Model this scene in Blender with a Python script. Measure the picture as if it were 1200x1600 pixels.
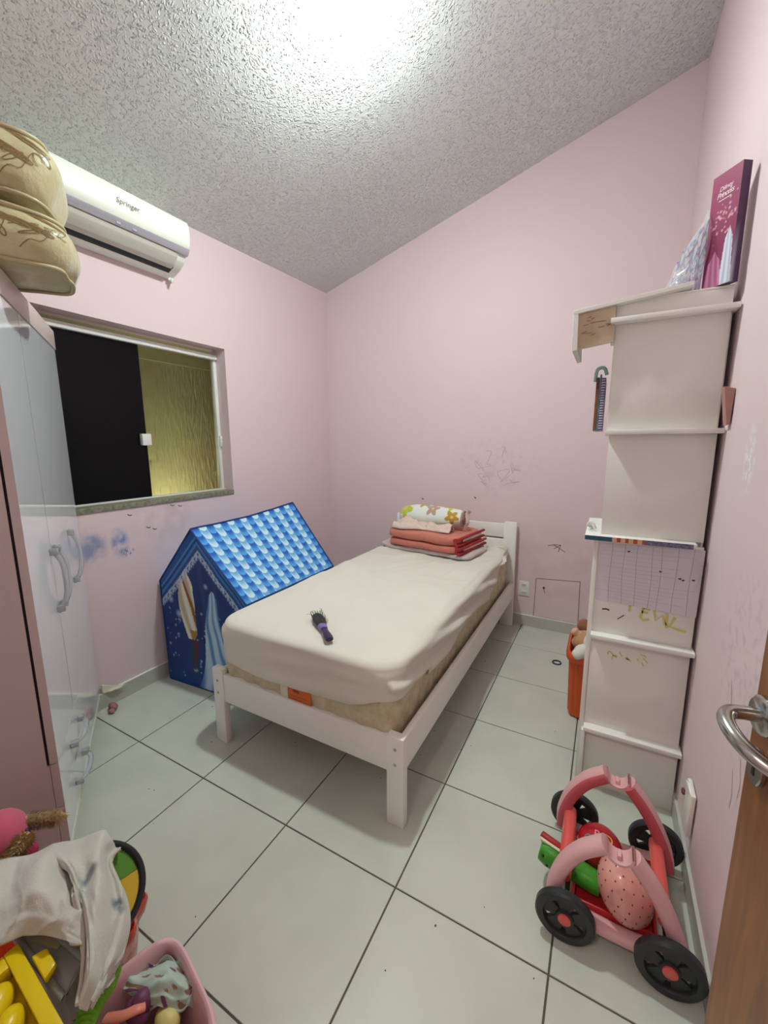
import bpy, bmesh, math, random
from mathutils import Vector, Matrix, noise

for o in list(bpy.data.objects): bpy.data.objects.remove(o)
scene = bpy.context.scene
col = scene.collection
random.seed(7)
PI = math.pi

# ------------------------------------------------------------------ camera
F_PX = 638.46
YAW, PITCH, ROLL = -.497937, .166202, -.0040136
CAM = Vector((2.2471, -.9557, 1.3755))
def cam_axes():
    cy, sy = math.cos(YAW), math.sin(YAW); cp, sp = math.cos(PITCH), math.sin(PITCH)
    f = Vector((sy*cp, cy*cp, -sp)); r = Vector((cy, -sy, 0)); u = r.cross(f)
    cr, sr = math.cos(ROLL), math.sin(ROLL)
    return r*cr+u*sr, u*cr-r*sr, f
CR, CU, CF = cam_axes()
cd = bpy.data.cameras.new('camera'); cam = bpy.data.objects.new('camera', cd); col.objects.link(cam)
cd.sensor_fit = 'HORIZONTAL'; cd.sensor_width = 36; cd.lens = F_PX/1200*36; cd.clip_start = .02
m = Matrix((CR, CU, -CF)).transposed().to_4x4(); m.translation = CAM; cam.matrix_world = m
scene.camera = cam
def at(px, py, z):                       # a point of the place at height z, read off the calibrated photograph
    d = CR*((px-600)/F_PX) - CU*((py-800)/F_PX) + CF
    return CAM + d*((z-CAM.z)/d.z)

# ------------------------------------------------------------------ world, light, exposure
BULB = Vector((1.34, .56, 2.955))
BULB_W = 22.0
HALL_W = 10.0
YARD_W = 1.8
w = bpy.data.worlds.new('world'); scene.world = w; w.use_nodes = True
w.node_tree.nodes['Background'].inputs[0].default_value = (.55, .6, .62, 1)
w.node_tree.nodes['Background'].inputs[1].default_value = .02
vs = scene.view_settings
scene.display_settings.display_device = 'sRGB'
vs.view_transform = 'Standard'; vs.look = 'None'; vs.gamma = 1; vs.use_curve_mapping = False
vs.exposure = .48

# ------------------------------------------------------------------ helpers
def C(r, g, b):
    f = lambda x: x/12.92 if x <= .04045 else ((x+.055)/1.055)**2.4
    return (f(r/255), f(g/255), f(b/255), 1)

class B:
    """collects shapes that become ONE mesh"""
    def __init__(s): s.bm = bmesh.new(); s.mi = 0
    def _mark(s, faces):
        for f in faces: f.material_index = s.mi
    def box(s, x0, x1, y0, y1, z0, z1, bev=0, seg=2, M=None):
        mat4 = Matrix.Translation(((x0+x1)/2, (y0+y1)/2, (z0+z1)/2)) @ Matrix.Diagonal((abs(x1-x0), abs(y1-y0), abs(z1-z0), 1))
        vs_ = bmesh.ops.create_cube(s.bm, size=1, matrix=mat4)['verts']
        if bev:
            es = list({e for v in vs_ for e in v.link_edges})
            r = bmesh.ops.bevel(s.bm, geom=es, offset=bev, segments=seg, affect='EDGES', profile=.5)
            vs_ = list({v for f in r['faces'] for v in f.verts} | {v for v in vs_ if v.is_valid})
        if M: bmesh.ops.transform(s.bm, matrix=M, verts=vs_)
        s._mark({f for v in vs_ for f in v.link_faces}); return vs_
    def prism(s, pts, off, bev=0, seg=2):
        off = Vector(off); a = [s.bm.verts.new(p) for p in pts]; b = [s.bm.verts.new(Vector(p)+off) for p in pts]
        n = len(pts); fs = [s.bm.faces.new(a), s.bm.faces.new(b[::-1])]
        for i in range(n): fs.append(s.bm.faces.new((a[i], b[i], b[(i+1) % n], a[(i+1) % n])))
        s._mark(fs); bmesh.ops.recalc_face_normals(s.bm, faces=fs)
        if bev:
            es = list({e for f in fs for e in f.edges})
            r = bmesh.ops.bevel(s.bm, geom=es, offset=bev, segments=seg, affect='EDGES', profile=.5)
            s._mark(r['faces'])
    def surf(s, fn, nu, nv, cu=False, cv=False, cf=None, uv=False):
        V = []
        lay = s.bm.verts.layers.float_color.get('Col') or s.bm.verts.layers.float_color.new('Col') if cf else None
        for j in range(nv if cv else nv+1):
            for i in range(nu if cu else nu+1):
                v = s.bm.verts.new(fn(i/nu, j/nv)); V.append(v)
                if cf: v[lay] = cf(i/nu, j/nv)
        W = nu if cu else nu+1; H = nv if cv else nv+1
        ul = (s.bm.loops.layers.uv.get('UV') or s.bm.loops.layers.uv.new('UV')) if uv else None
        fs = []
        for j in range(nv):
            for i in range(nu):
                q = [(i, j), (i+1, j), (i+1, j+1), (i, j+1)]
                try: f = s.bm.faces.new([V[(b % H)*W+(a % W)] for a, b in q])
                except ValueError: continue
                fs.append(f)
                if uv:
                    for l, (a, b) in zip(f.loops, q): l[ul].uv = (a/nu, b/nv)
        s._mark(fs); return V
    def tube(s, pts, r, n=10, closed=False, cap=True, up=None):
        pts = [Vector(p) for p in pts]; N = len(pts); rings = []
        prev = None
        for k, p in enumerate(pts):
            if closed: t = pts[(k+1) % N]-pts[k-1]
            else: t = pts[min(k+1, N-1)]-pts[max(k-1, 0)]
            t.normalize()
            if up is not None: a = Vector(up).cross(t)
            elif prev is None: a = t.cross(Vector((0, 0, 1)) if abs(t.z) < .9 else Vector((1, 0, 0)))
            else: a = prev-t*prev.dot(t)
            a.normalize(); prev = a; b = t.cross(a)
            rr = r[min(len(r)-1, round(k*(len(r)-1)/(N-1)))] if isinstance(r, list) else r
            ra, rb = rr if isinstance(rr, tuple) else (rr, rr)
            rings.append([s.bm.verts.new(p+a*ra*math.cos(2*PI*i/n)+b*rb*math.sin(2*PI*i/n)) for i in range(n)])
        fs = []
        for k in range(N if closed else N-1):
            A, D = rings[k], rings[(k+1) % N]
            for i in range(n): fs.append(s.bm.faces.new((A[i], A[(i+1) % n], D[(i+1) % n], D[i])))
        if cap and not closed: fs += [s.bm.faces.new(rings[0][::-1]), s.bm.faces.new(rings[-1])]
        s._mark(fs)
    def lathe(s, prof, n=32, M=None, wob=None):
        M = M or Matrix.Identity(4)
        def fn(u, v):
            k = v*(len(prof)-1); i = min(int(k), len(prof)-2); f = k-i
            r = prof[i][0]*(1-f)+prof[i+1][0]*f; z = prof[i][1]*(1-f)+prof[i+1][1]*f
            a = 2*PI*u
            if wob: r, z = wob(r, z, a)
            return M @ Vector((r*math.cos(a), r*math.sin(a), z))
        V = s.surf(fn, n, len(prof)-1, cu=True)
        bmesh.ops.remove_doubles(s.bm, verts=V, dist=1e-6)
    def ell(s, c, r, M=None, n=20, m=12, e=1.0, cf=None, disp=None):
        c = Vector(c); M = M or Matrix.Identity(3)
        pw = lambda x: math.copysign(abs(x)**e, x)
        def fn(u, v):
            a = 2*PI*u; b = PI*(v-.5)
            d = Vector((pw(math.cos(a))*abs(math.cos(b))**e, pw(math.sin(a))*abs(math.cos(b))**e, pw(math.sin(b))))
            p = Vector((d.x*r[0], d.y*r[1], d.z*r[2]))
            if disp: p = p*(1+disp(d))
            return c+M@p
        V = s.surf(fn, n, m, cu=True, cf=(lambda u, v: cf(u, v)) if cf else None)
        bmesh.ops.remove_doubles(s.bm, verts=V, dist=1e-6)
    def stroke(s, pts, wd, nrm):           # a flat ink stroke lying on a surface with normal nrm
        nrm = Vector(nrm).normalized(); pts = [Vector(p) for p in pts]
        L = []
        for k, p in enumerate(pts):
            t = (pts[min(k+1, len(pts)-1)]-pts[max(k-1, 0)]).normalized(); a = nrm.cross(t)*wd/2
            L.append((s.bm.verts.new(p-a), s.bm.verts.new(p+a)))
        s._mark([s.bm.faces.new((L[k][0], L[k+1][0], L[k+1][1], L[k][1])) for k in range(len(L)-1)])

WM = {}
def obj(name, b, mats, parent=None, smooth=40, label=None, local=False):
    me = bpy.data.meshes.new(name)
    bmesh.ops.recalc_face_normals(b.bm, faces=b.bm.faces[:])
    if parent is not None and not local: b.bm.transform(WM[parent.name].inverted())
    b.bm.to_mesh(me); b.bm.free()
    for mm in (mats if isinstance(mats, (list, tuple)) else [mats]): me.materials.append(mm)
    if smooth:
        for p in me.polygons: p.use_smooth = True
        me.set_sharp_from_angle(angle=math.radians(smooth))
    o = bpy.data.objects.new(name, me); col.objects.link(o)
    if parent is not None: o.parent = parent; WM[o.name] = WM[parent.name]
    else: WM[o.name] = Matrix.Identity(4)
    if label: o['label'] = label
    return o
def tag(o, label, cat, group=None):
    o['label'] = label; o['category'] = cat
    if group: o['group'] = group
    return o
def thing(name, label, cat, loc=(0, 0, 0), rotz=0, group=None):
    o = bpy.data.objects.new(name, None); col.objects.link(o); o.empty_display_size = .05
    o.location = loc; o.rotation_euler = (0, 0, rotz)
    WM[o.name] = Matrix.Translation(loc) @ Matrix.Rotation(rotz, 4, 'Z')
    return tag(o, label, cat, group)
def struct(name, b, mats, smooth=30):
    o = obj(name, b, mats, None, smooth); o['kind'] = 'structure'; return o
def inst(src, name, loc, parent=None):     # shares the mesh of an earlier piece
    o = src.copy(); o.name = name; o.location = loc; col.objects.link(o)
    o.parent = parent
    if parent is not None: WM[o.name] = WM[parent.name]
    return o
def text(name, s, size, M, mt, parent, shear=0, ext=0.0003, space=1):
    cu = bpy.data.curves.new(name, 'FONT'); cu.body = s; cu.size = size; cu.shear = shear; cu.extrude = ext
    cu.align_x = 'CENTER'; cu.align_y = 'CENTER'; cu.space_character = space; cu.resolution_u = 3
    t = bpy.data.objects.new(name+'_curve', cu); col.objects.link(t)
    dg = bpy.context.evaluated_depsgraph_get(); dg.update()
    me = bpy.data.meshes.new_from_object(t.evaluated_get(dg)); bpy.data.objects.remove(t)
    me.name = name; me.transform(WM[parent.name].inverted() @ M); me.materials.clear(); me.materials.append(mt)
    o = bpy.data.objects.new(name, me); col.objects.link(o); o.parent = parent; WM[o.name] = WM[parent.name]
    return o
def frame(o, x, y, z=None):                # 4x4 whose axes are x, y (and their cross) at o
    x = Vector(x).normalized(); z = x.cross(Vector(y)).normalized(); y = z.cross(x)
    mm = Matrix((x, y, z)).transposed().to_4x4(); mm.translation = Vector(o); return mm
def bez(P, n=24):                          # Catmull-Rom through P
    P = [Vector(p) for p in P]; Q = [2*P[0]-P[1]]+P+[2*P[-1]-P[-2]]; out = []
    per = max(2, n//(len(P)-1))
    for i in range(1, len(Q)-2):
        for k in range(per):
            t = k/per; a, b, c, d = Q[i-1:i+3]
            out.append(.5*((2*b)+(c-a)*t+(2*a-5*b+4*c-d)*t*t+(3*b-a-3*c+d)*t**3))
    return out+[P[-1]]
def cr1(a, b, c, d, t): return .5*((2*b)+(c-a)*t+(2*a-5*b+4*c-d)*t*t+(3*b-a-3*c+d)*t**3)
def net(N):                                # smooth patch through a net of points
    H, W = len(N), len(N[0])
    def line(P, t):
        k = t*(len(P)-1); i = min(int(k), len(P)-2); f = k-i
        g = lambda q: P[q] if 0 <= q < len(P) else (2*P[0]-P[1] if q < 0 else 2*P[-1]-P[-2])
        return cr1(g(i-1), g(i), g(i+1), g(i+2), f)
    return lambda u, v: line([line([Vector(p) for p in r], u) for r in N], v)
def nz(x, y=0, z=0): return noise.noise(Vector((x, y, z)))
def mix4(a, b, t): return tuple(a[i]*(1-t)+b[i]*t for i in range(3))+(1,)
def sst(a, b, x): x = max(0, min(1, (x-a)/(b-a))); return x*x*(3-2*x)

# ------------------------------------------------------------------ materials
def M(name, c, rough=.5, metal=0, spec=.5, coat=0, var=0, vs_=8, bump=0, bs=60, bd=.002, trans=0, ior=1.45, emit=None, es=0, attr=None, alpha=1, sheen=0, sss=0, vcol=None):
    mt = bpy.data.materials.new(name); mt.use_nodes = True; nt = mt.node_tree; N = nt.nodes; L = nt.links
    p = N['Principled BSDF']; p.inputs['Base Color'].default_value = c
    p.inputs['Roughness'].default_value = rough; p.inputs['Metallic'].default_value = metal
    p.inputs['Specular IOR Level'].default_value = spec; p.inputs['Coat Weight'].default_value = coat
    p.inputs['Coat Roughness'].default_value = .04; p.inputs['IOR'].default_value = ior
    p.inputs['Transmission Weight'].default_value = trans; p.inputs['Alpha'].default_value = alpha
    p.inputs['Sheen Weight'].default_value = sheen
    if sss: p.inputs['Subsurface Weight'].default_value = sss; p.inputs['Subsurface Radius'].default_value = (.02, .01, .01)
    if emit: p.inputs['Emission Color'].default_value = emit; p.inputs['Emission Strength'].default_value = es
    g = N.new('ShaderNodeNewGeometry')
    src = None
    if attr:
        a = N.new('ShaderNodeAttribute'); a.attribute_name = attr; src = a.outputs['Color']
    if var:
        n = N.new('ShaderNodeTexNoise'); n.inputs['Scale'].default_value = vs_; n.inputs['Detail'].default_value = 6
        L.new(g.outputs['Position'], n.inputs['Vector'])
        mx = N.new('ShaderNodeMix'); mx.data_type = 'RGBA'; mx.blend_type = 'MIX'
        r = N.new('ShaderNodeMapRange'); r.inputs[1].default_value = .35; r.inputs[2].default_value = .7
        L.new(n.outputs['Fac'], r.inputs[0]); r.inputs[3].default_value = 0; r.inputs[4].default_value = var
        L.new(r.outputs[0], mx.inputs[0])
        if src: L.new(src, mx.inputs[6])
        else: mx.inputs[6].default_value = c
        mx.inputs[7].default_value = vcol or tuple(x*.45 for x in c[:3])+(1,)
        src = mx.outputs[2]
    if src: L.new(src, p.inputs['Base Color'])
    if bump:
        n2 = N.new('ShaderNodeTexNoise'); n2.inputs['Scale'].default_value = bs; n2.inputs['Detail'].default_value = 4
        L.new(g.outputs['Position'], n2.inputs['Vector'])
        bp = N.new('ShaderNodeBump'); bp.inputs['Strength'].default_value = bump; bp.inputs['Distance'].default_value = bd
        L.new(n2.outputs['Fac'], bp.inputs['Height']); L.new(bp.outputs[0], p.inputs['Normal'])
    return mt
def stain(mt, center, radii, c, amt, ns=20, lo=.4, hi=.65):      # a dirty mark with a shape of its own
    nt = mt.node_tree; N = nt.nodes; L = nt.links; p = N['Principled BSDF']
    g = N.new('ShaderNodeNewGeometry'); sb = N.new('ShaderNodeVectorMath'); sb.operation = 'SUBTRACT'
    L.new(g.outputs['Position'], sb.inputs[0]); sb.inputs[1].default_value = center
    dv = N.new('ShaderNodeVectorMath'); dv.operation = 'DIVIDE'; L.new(sb.outputs[0], dv.inputs[0]); dv.inputs[1].default_value = radii
    ln = N.new('ShaderNodeVectorMath'); ln.operation = 'LENGTH'; L.new(dv.outputs[0], ln.inputs[0])
    r1 = N.new('ShaderNodeMapRange'); r1.interpolation_type = 'SMOOTHSTEP'; L.new(ln.outputs['Value'], r1.inputs[0])
    r1.inputs[1].default_value = .3; r1.inputs[2].default_value = 1; r1.inputs[3].default_value = 1; r1.inputs[4].default_value = 0
    n = N.new('ShaderNodeTexNoise'); n.inputs['Scale'].default_value = ns; n.inputs['Detail'].default_value = 5; L.new(g.outputs['Position'], n.inputs['Vector'])
    r2 = N.new('ShaderNodeMapRange'); L.new(n.outputs['Fac'], r2.inputs[0]); r2.inputs[1].default_value = lo; r2.inputs[2].default_value = hi
    mu = N.new('ShaderNodeMath'); mu.operation = 'MULTIPLY'; L.new(r1.outputs[0], mu.inputs[0]); L.new(r2.outputs[0], mu.inputs[1])
    m2 = N.new('ShaderNodeMath'); m2.operation = 'MULTIPLY'; L.new(mu.outputs[0], m2.inputs[0]); m2.inputs[1].default_value = amt
    mx = N.new('ShaderNodeMix'); mx.data_type = 'RGBA'; L.new(m2.outputs[0], mx.inputs[0]); mx.inputs[7].default_value = c
    old = p.inputs['Base Color'].links
    if old: L.new(old[0].from_socket, mx.inputs[6])
    else: mx.inputs[6].default_value = p.inputs['Base Color'].default_value
    L.new(mx.outputs[2], p.inputs['Base Color'])

PINK = C(232, 209, 212)
def wall_mat(n): return M(n, PINK, .55, spec=.3, var=.12, vs_=2.5, bump=.15, bs=120, bd=.001, vcol=C(222, 200, 202))
m_wall_l = wall_mat('pink_paint_left'); m_wall_b = wall_mat('pink_paint_back'); m_wall_r = wall_mat('pink_paint_right')
stain(m_wall_l, (0, .10, .86), (.1, .09, .13), C(120, 140, 180), .8, 11, .36, .56)
stain(m_wall_l, (0, .235, .86), (.1, .06, .1), C(100, 128, 185), .9, 14, .36, .58)
stain(m_wall_l, (0, .27, .80), (.1, .05, .03), C(70, 95, 160), .9, 60, .5, .6)
stain(m_wall_l, (0, .5, .95), (.1, .25, .25), C(200, 182, 178), .45, 12)
stain(m_wall_b, (1.5, 2.14, 1.2), (.5, .1, .3), C(200, 180, 186), .4, 25, .5, .7)
stain(m_wall_b, (1.95, 2.14, .5), (.5, .1, .4), C(206, 178, 178), .35, 9)
stain(m_wall_r, (2.567, .42, 1.33), (.1, .06, .12), C(238, 236, 232), 1, 45, .5, .54)
stain(m_wall_r, (2.567, .25, .85), (.1, .25, .3), C(170, 150, 150), .3, 30, .5, .65)
m_ceil = M('stucco_ceiling', C(230, 233, 231), .75, spec=.25, var=.08, vs_=3)
nt = m_ceil.node_tree; N_ = nt.nodes; L_ = nt.links
g_ = N_.new('ShaderNodeNewGeometry'); w_ = N_.new('ShaderNodeTexNoise'); w_.inputs['Scale'].default_value = 30; L_.new(g_.outputs['Position'], w_.inputs['Vector'])
a_ = N_.new('ShaderNodeMix'); a_.data_type = 'RGBA'; a_.blend_type = 'LINEAR_LIGHT'; a_.inputs[0].default_value = .02; L_.new(g_.outputs['Position'], a_.inputs[6]); L_.new(w_.outputs['Color'], a_.inputs[7])
v_ = N_.new('ShaderNodeTexVoronoi'); v_.inputs['Scale'].default_value = 100; L_.new(a_.outputs[2], v_.inputs['Vector'])
r0_ = N_.new('ShaderNodeMapRange'); r0_.interpolation_type = 'SMOOTHSTEP'; L_.new(v_.outputs['Distance'], r0_.inputs[0]); r0_.inputs[1].default_value = .62; r0_.inputs[2].default_value = .05; 
sc_ = N_.new('ShaderNodeSeparateColor'); L_.new(v_.outputs['Color'], sc_.inputs[0])
r_ = N_.new('ShaderNodeMath'); r_.operation = 'MULTIPLY'; L_.new(r0_.outputs[0], r_.inputs[0]); L_.new(sc_.outputs[0], r_.inputs[1])
b_ = N_.new('ShaderNodeBump'); b_.inputs['Strength'].default_value = .95; b_.inputs['Distance'].default_value = .0085
L_.new(r_.outputs[0], b_.inputs['Height']); L_.new(b_.outputs[0], N_['Principled BSDF'].inputs['Normal'])
m_tile = M('porcelain_tile', C(206, 208, 194), .33, spec=.4, var=.5, vs_=5, vcol=C(188, 190, 178), bump=.05, bs=30)
m_grout = M('dark_grout', C(92, 88, 74), .9)
m_base = M('skirting_tile', C(196, 194, 186), .4, var=.4, vs_=6, vcol=C(180, 178, 168))
m_baseline = M('white_caulk', C(240, 236, 228), .7)
m_white = M('white_lacquer', C(238, 235, 228), .42, spec=.4, var=.12, vs_=7, vcol=C(226, 222, 212))
m_bedwhite = M('white_painted_wood', C(243, 240, 234), .45, spec=.4, bump=.06, bs=40)
m_chrome = M('chrome', C(190, 188, 184), .22, metal=1, var=.3, vs_=20)
m_black = M('black_plastic', C(34, 35, 38), .35)
m_ink = M('dark_ink', C(70, 62, 66), .8)
m_inkf = M('faint_ink', C(190, 165, 180), .8)

# ------------------------------------------------------------------ the room
XR, YB, YF = 2.567, 2.144, -.975
def zc(x, y): return 2.609+.0225*y+.296*x
WY0, WY1, WZ0, WZ1 = -.22, 1.01, 1.066, 1.985        # window opening
b = B()
b.box(-.15, 0, -1.1, WY0, 0, 2.7); b.box(-.15, 0, WY1, YB+.12, 0, 2.75)
b.box(-.15, 0, WY0, WY1, 0, WZ0-.03); b.box(-.15, 0, WY0, WY1, WZ1, 2.72)
wl = struct('wall_left', b, m_wall_l)
b = B(); b.prism([(0, YB, 0), (XR, YB, 0), (XR, YB, 3.5), (0, YB, 2.7)], (0, .12, 0)); wb = struct('wall_back', b, m_wall_b)
b = B(); b.box(XR, XR+.12, -2.4, YB+.12, 0, 3.5); wr = struct('wall_right', b, m_wall_r)
DX0 = 1.80
b = B(); b.prism([(0, YF, 0), (DX0, YF, 0), (DX0, YF, 2.1), (XR, YF, 2.1), (XR, YF, 3.5), (0, YF, 2.7)], (0, -.12, 0)); struct('wall_front', b, wall_mat('pink_paint_front'))
b = B()
P4 = [(-.15, -1.1), (XR+.12, -1.1), (XR+.12, YB+.12), (-.15, YB+.12)]
b.prism([(x, y, zc(x, y)) for x, y in P4], (0, 0, .1)); struct('ceiling', b, m_ceil)
# hallway behind the doorway
b = B(); b.box(DX0-.9, DX0-.8, -2.4, YF-.12, 0, 2.6); struct('wall_hall_left', b, wall_mat('pink_paint_hall'))
b = B(); b.box(DX0-.9, XR+.12, -2.5, -2.4, 0, 2.6); struct('wall_hall_back', b, wall_mat('pink_paint_hall_back'))
b = B(); b.box(DX0-.9, XR+.12, -2.5, YF-.12, 2.6, 2.7); struct('ceiling_hall', b, m_ceil)

# floor: grout bed and single tiles
b = B(); b.box(-.15, XR+.12, -2.5, YB+.12, -.06, -.003); fl = struct('floor', b, m_grout)
G = .0026; gx = [0]+[.4131+.45*k for k in range(0, 5)]+[XR]; gy = [-2.4-.02]+[.45*k for k in range(-5, 5)]+[YB]
tiles = {}
for i in range(len(gx)-1):
    for j in range(len(gy)-1):
        x0, x1, y0, y1 = gx[i]+G, gx[i+1]-G, gy[j]+G, gy[j+1]-G
        if x1-x0 < .01 or y1-y0 < .01: continue
        key = (round(x1-x0, 3), round(y1-y0, 3)); c = ((x0+x1)/2, (y0+y1)/2, 0)
        if key in tiles: inst(tiles[key], 'floor_tile', c, fl)
        else:
            b = B(); hx, hy = (x1-x0)/2, (y1-y0)/2
            b.prism([(-hx, -hy, 0), (hx, -hy, 0), (hx, hy, 0), (-hx, hy, 0)], (0, 0, -.008))
            b.bm.verts.ensure_lookup_table()
            bmesh.ops.bevel(b.bm, geom=[e for e in b.bm.edges if all(abs(v.co.z) < 1e-6 for v in e.verts)], offset=.001, segments=1, affect='EDGES')
            o = obj('floor_tile', b, m_tile, fl, 20); o.location = c; tiles[key] = o

b = B(); R = random.Random(31)
for k in range(46):
    x, y = R.uniform(.3, 2.4), R.uniform(-.7, 1.9); q = R.uniform(.0012, .003); b.ell((x, y, .0008), (q, q*R.uniform(.6, 1.6), .0016), None, 6, 4)
obj('floor_crumb', b, M('dark_crumb', C(70, 64, 58), .9), fl)['kind'] = 'stuff'
# skirting tiles
def skirting(name, p0, p1, n, th=.012, h=.083, cap=1):
    p0, p1, n = Vector(p0), Vector(p1), Vector(n); b = B()
    q = [p0, p1, p1+n*th, p0+n*th]; b.prism([(v.x, v.y, 0) for v in q], (0, 0, h))
    b.mi = cap; b.prism([(v.x, v.y, h) for v in q], (0, 0, .003)); struct(name, b, [m_base, m_baseline])
skirting('baseboard_left', (0, -.9, 0), (0, YB, 0), (1, 0, 0))
skirting('baseboard_back', (.013, YB, 0), (XR, YB, 0), (0, -1, 0))
skirting('baseboard_right', (XR, YF, 0), (XR, YB-.013, 0), (-1, 0, 0), .009, .075, 0)

# ------------------------------------------------------------------ window in the left wall
m_frame = M('white_aluminium', C(232, 232, 226), .4)
m_film = M('black_window_film', C(11, 13, 16), .16, spec=.2)
m_glass = M('green_tinted_glass', C(236, 240, 216), .0, trans=1, ior=1.3, spec=.3)
m_sill = M('granite_sill', C(150, 148, 128), .35, var=.9, vs_=60, vcol=C(95, 98, 82))
b = B(); b.box(-.105, -.07, WY0, WY1-.002, WZ1-.064, WZ1-.034, .003); wf = struct('window_1', b, m_frame)
b = B(); b.box(-.12, -.086, WY1-.024, WY1-.001, WZ0+.002, WZ1-.06, .002); obj('side_rail', b, m_frame, wf)
b = B(); b.box(-.118, -.072, WY0, WY1-.002, WZ0, WZ0+.008, .002); obj('bottom_track', b, m_frame, wf)
b = B(); b.box(-.149, .006, WY0, WY1, WZ0-.03, WZ0, .003); obj('sill', b, m_sill, wf)
b = B(); b.box(-.1, -.092, WY0, .492, WZ0+.008, WZ1-.062); sl = obj('sliding_panel', b, m_film, wf, label='black filmed sliding glass panel')
b = B(); b.box(-.092, -.065, .452, .505, 1.37, 1.435, .004); b.box(-.108, -.1, .452, .5, 1.37, 1.435, .003); obj('pull_latch', b, m_frame, sl)
b = B(); b.box(-.11, -.104, .47, WY1-.02, WZ0+.008, WZ1-.062); obj('glass_pane', b, m_glass, wf, 0)
b = B(); b.box(-.086, -.07, WY1-.02, WY1-.004, 1.36, 1.43, .003); b.box(-.07, -.066, WY1-.016, WY1-.008, 1.375, 1.39); b.box(-.07, -.066, WY1-.016, WY1-.008, 1.405, 1.42); obj('strike_plate', b, m_frame, wf)
# rough plastered neighbour wall a few steps outside, its ridges are real
m_olive = M('olive_render', C(196, 192, 146), .8, var=.3, vs_=18, vcol=C(172, 166, 118), bump=.4, bs=60, bd=.004)
b = B()
XO = -.5
def ridge(u, v):
    y, z = -1.2+4.0*u, .6+1.9*v
    h = max(0, nz(y*90, z*11, 3))*.012+max(0, nz(y*150+4, z*22, 9))*.008
    return Vector((XO+h, y, z))
b.surf(ridge, 900, 150); struct('wall_outside', b, m_olive, 60)
b = B(); b.box(XO-.1, -.15, -1.2, 2.8, 2.02, 2.12); b.box(XO, XO+.03, -1.2, 2.8, 1.93, 2.02); struct('ceiling_outside', b, m_olive)
b = B(); b.box(XO-.1, -.15, -1.2, 2.8, .4, .6); struct('floor_outside', b, m_olive)

# ------------------------------------------------------------------ marks on the walls
b = B()
for pts in ([(1.915, .64), (1.96, .652), (2.0, .655), (1.985, .60)], [(1.95, .652), (1.99, .63), (2.03, .605)], [(1.955, .62), (2.0, .655)]):
    b.stroke([(x, YB-.0006, z) for x, z in pts], .004, (0, -1, 0))
for x, z in ((.92, .93), (1.36, .965)): b.stroke([(x, YB-.0006, z), (x+.008, YB-.0006, z-.012), (x+.016, YB-.0006, z-.006)], .008, (0, -1, 0))
obj('pen_scribble', b, m_ink, wb, 0)
b = B(); rr = random.Random(3)
for k in range(9):
    x0 = 1.33+rr.random()*.35; z0 = 1.08+rr.random()*.24
    b.stroke(bez([(x0+rr.uniform(-.06, .06), YB-.0006, z0+rr.uniform(-.05, .05)) for _ in range(5)], 16), .003, (0, -1, 0))
obj('pencil_scribble', b, m_inkf, wb, 0)
b = B()
for y, z in ((.395, .915), (.43, .90), (.30, 1.0), (.55, 1.02), (.6, 1.01)): b.stroke([(.0006, y-.012, z+.004), (.0006, y, z-.004), (.0006, y+.012, z-.002)], .005, (1, 0, 0))
obj('wall_scuff', b, m_ink, wl, 0)
b = B(); b.prism([(1.842, YB, .088), (2.15, YB, .088), (2.144, YB, .404), (1.846, YB, .384)], (0, -.0008, 0)); ap = obj('panel_gap', b, M('panel_gap_shadow', C(96, 74, 76), .9), wb, 0)
b = B(); b.prism([(1.846, YB-.0008, .09), (2.146, YB-.0008, .09), (2.140, YB-.0008, .400), (1.850, YB-.0008, .380)], (0, -.0014, 0)); obj('access_panel', b, m_wall_b, wb, 0)
b = B(); b.prism([(1.905+.008*math.cos(a), YB-.0022, .318+.010*math.sin(a)) for a in [k*PI/5 for k in range(10)]], (0, -.0006, 0)); b.stroke([(1.905, YB-.0026, .31), (1.913, YB-.0026, .28)], .004, (0, -1, 0)); obj('drilled_hole', b, m_ink, wb, 0)
b = B()
for y0, z0 in ((.16, .66), (.2, .60), (.12, .72), (-.05, .8), (.0, .9), (.3, .78)):
    b.stroke([(XR-.0006, y0, z0), (XR-.0006, y0-.02, z0-.05), (XR-.0006, y0-.015, z0-.09)], .0025, (-1, 0, 0))
obj('wall_scratch', b, M('grey_scratch', C(178, 160, 160), .8), wr, 0)

# ------------------------------------------------------------------ ceiling bulb
m_bulb = M('lit_bulb', C(255, 255, 255), .5, emit=(.87, 1.0, .96, 1), es=BULB_W/(PI*.0085))
t = thing('ceiling_bulb', 'glowing bare white bulb on the sloped ceiling', 'bulb', (BULB.x, BULB.y, zc(BULB.x, BULB.y)))
b = B(); z0 = zc(BULB.x, BULB.y)+.012
b.lathe([(0, z0), (.045, z0), (.045, z0-.03), (.03, z0-.04), (.035, z0-.05), (.05, z0-.078), (.052, z0-.086), (.0, z0-.086)], 24, Matrix.Translation((BULB.x, BULB.y, 0))); obj('socket', b, m_frame, t)
b = B(); b.lathe([(.0, z0-.0865), (.0505, z0-.0868), (.0495, z0-.094), (.043, z0-.103), (.032, z0-.110), (.017, z0-.114), (0, z0-.115)], 24, Matrix.Translation((BULB.x, BULB.y, 0))); obj('globe', b, m_bulb, t, 80)

# out of frame: an added fill lamp in the hallway and the side passage lamp
def lamp(name, loc, wt, sz, c, rot=(0, 0, 0)):
    l = bpy.data.lights.new(name, 'AREA'); l.energy = wt; l.size = sz; l.color = c
    o = bpy.data.objects.new(name, l); o.location = loc; o.rotation_euler = rot; col.objects.link(o); return o
lamp('hall_fill', (1.9, -1.75, 2.58), HALL_W, .3, (1, .98, .92))
lamp('passage_lamp', (-.27, .8, .75), YARD_W, .12, (1, .98, .86), (PI, 0, 0))

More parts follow.
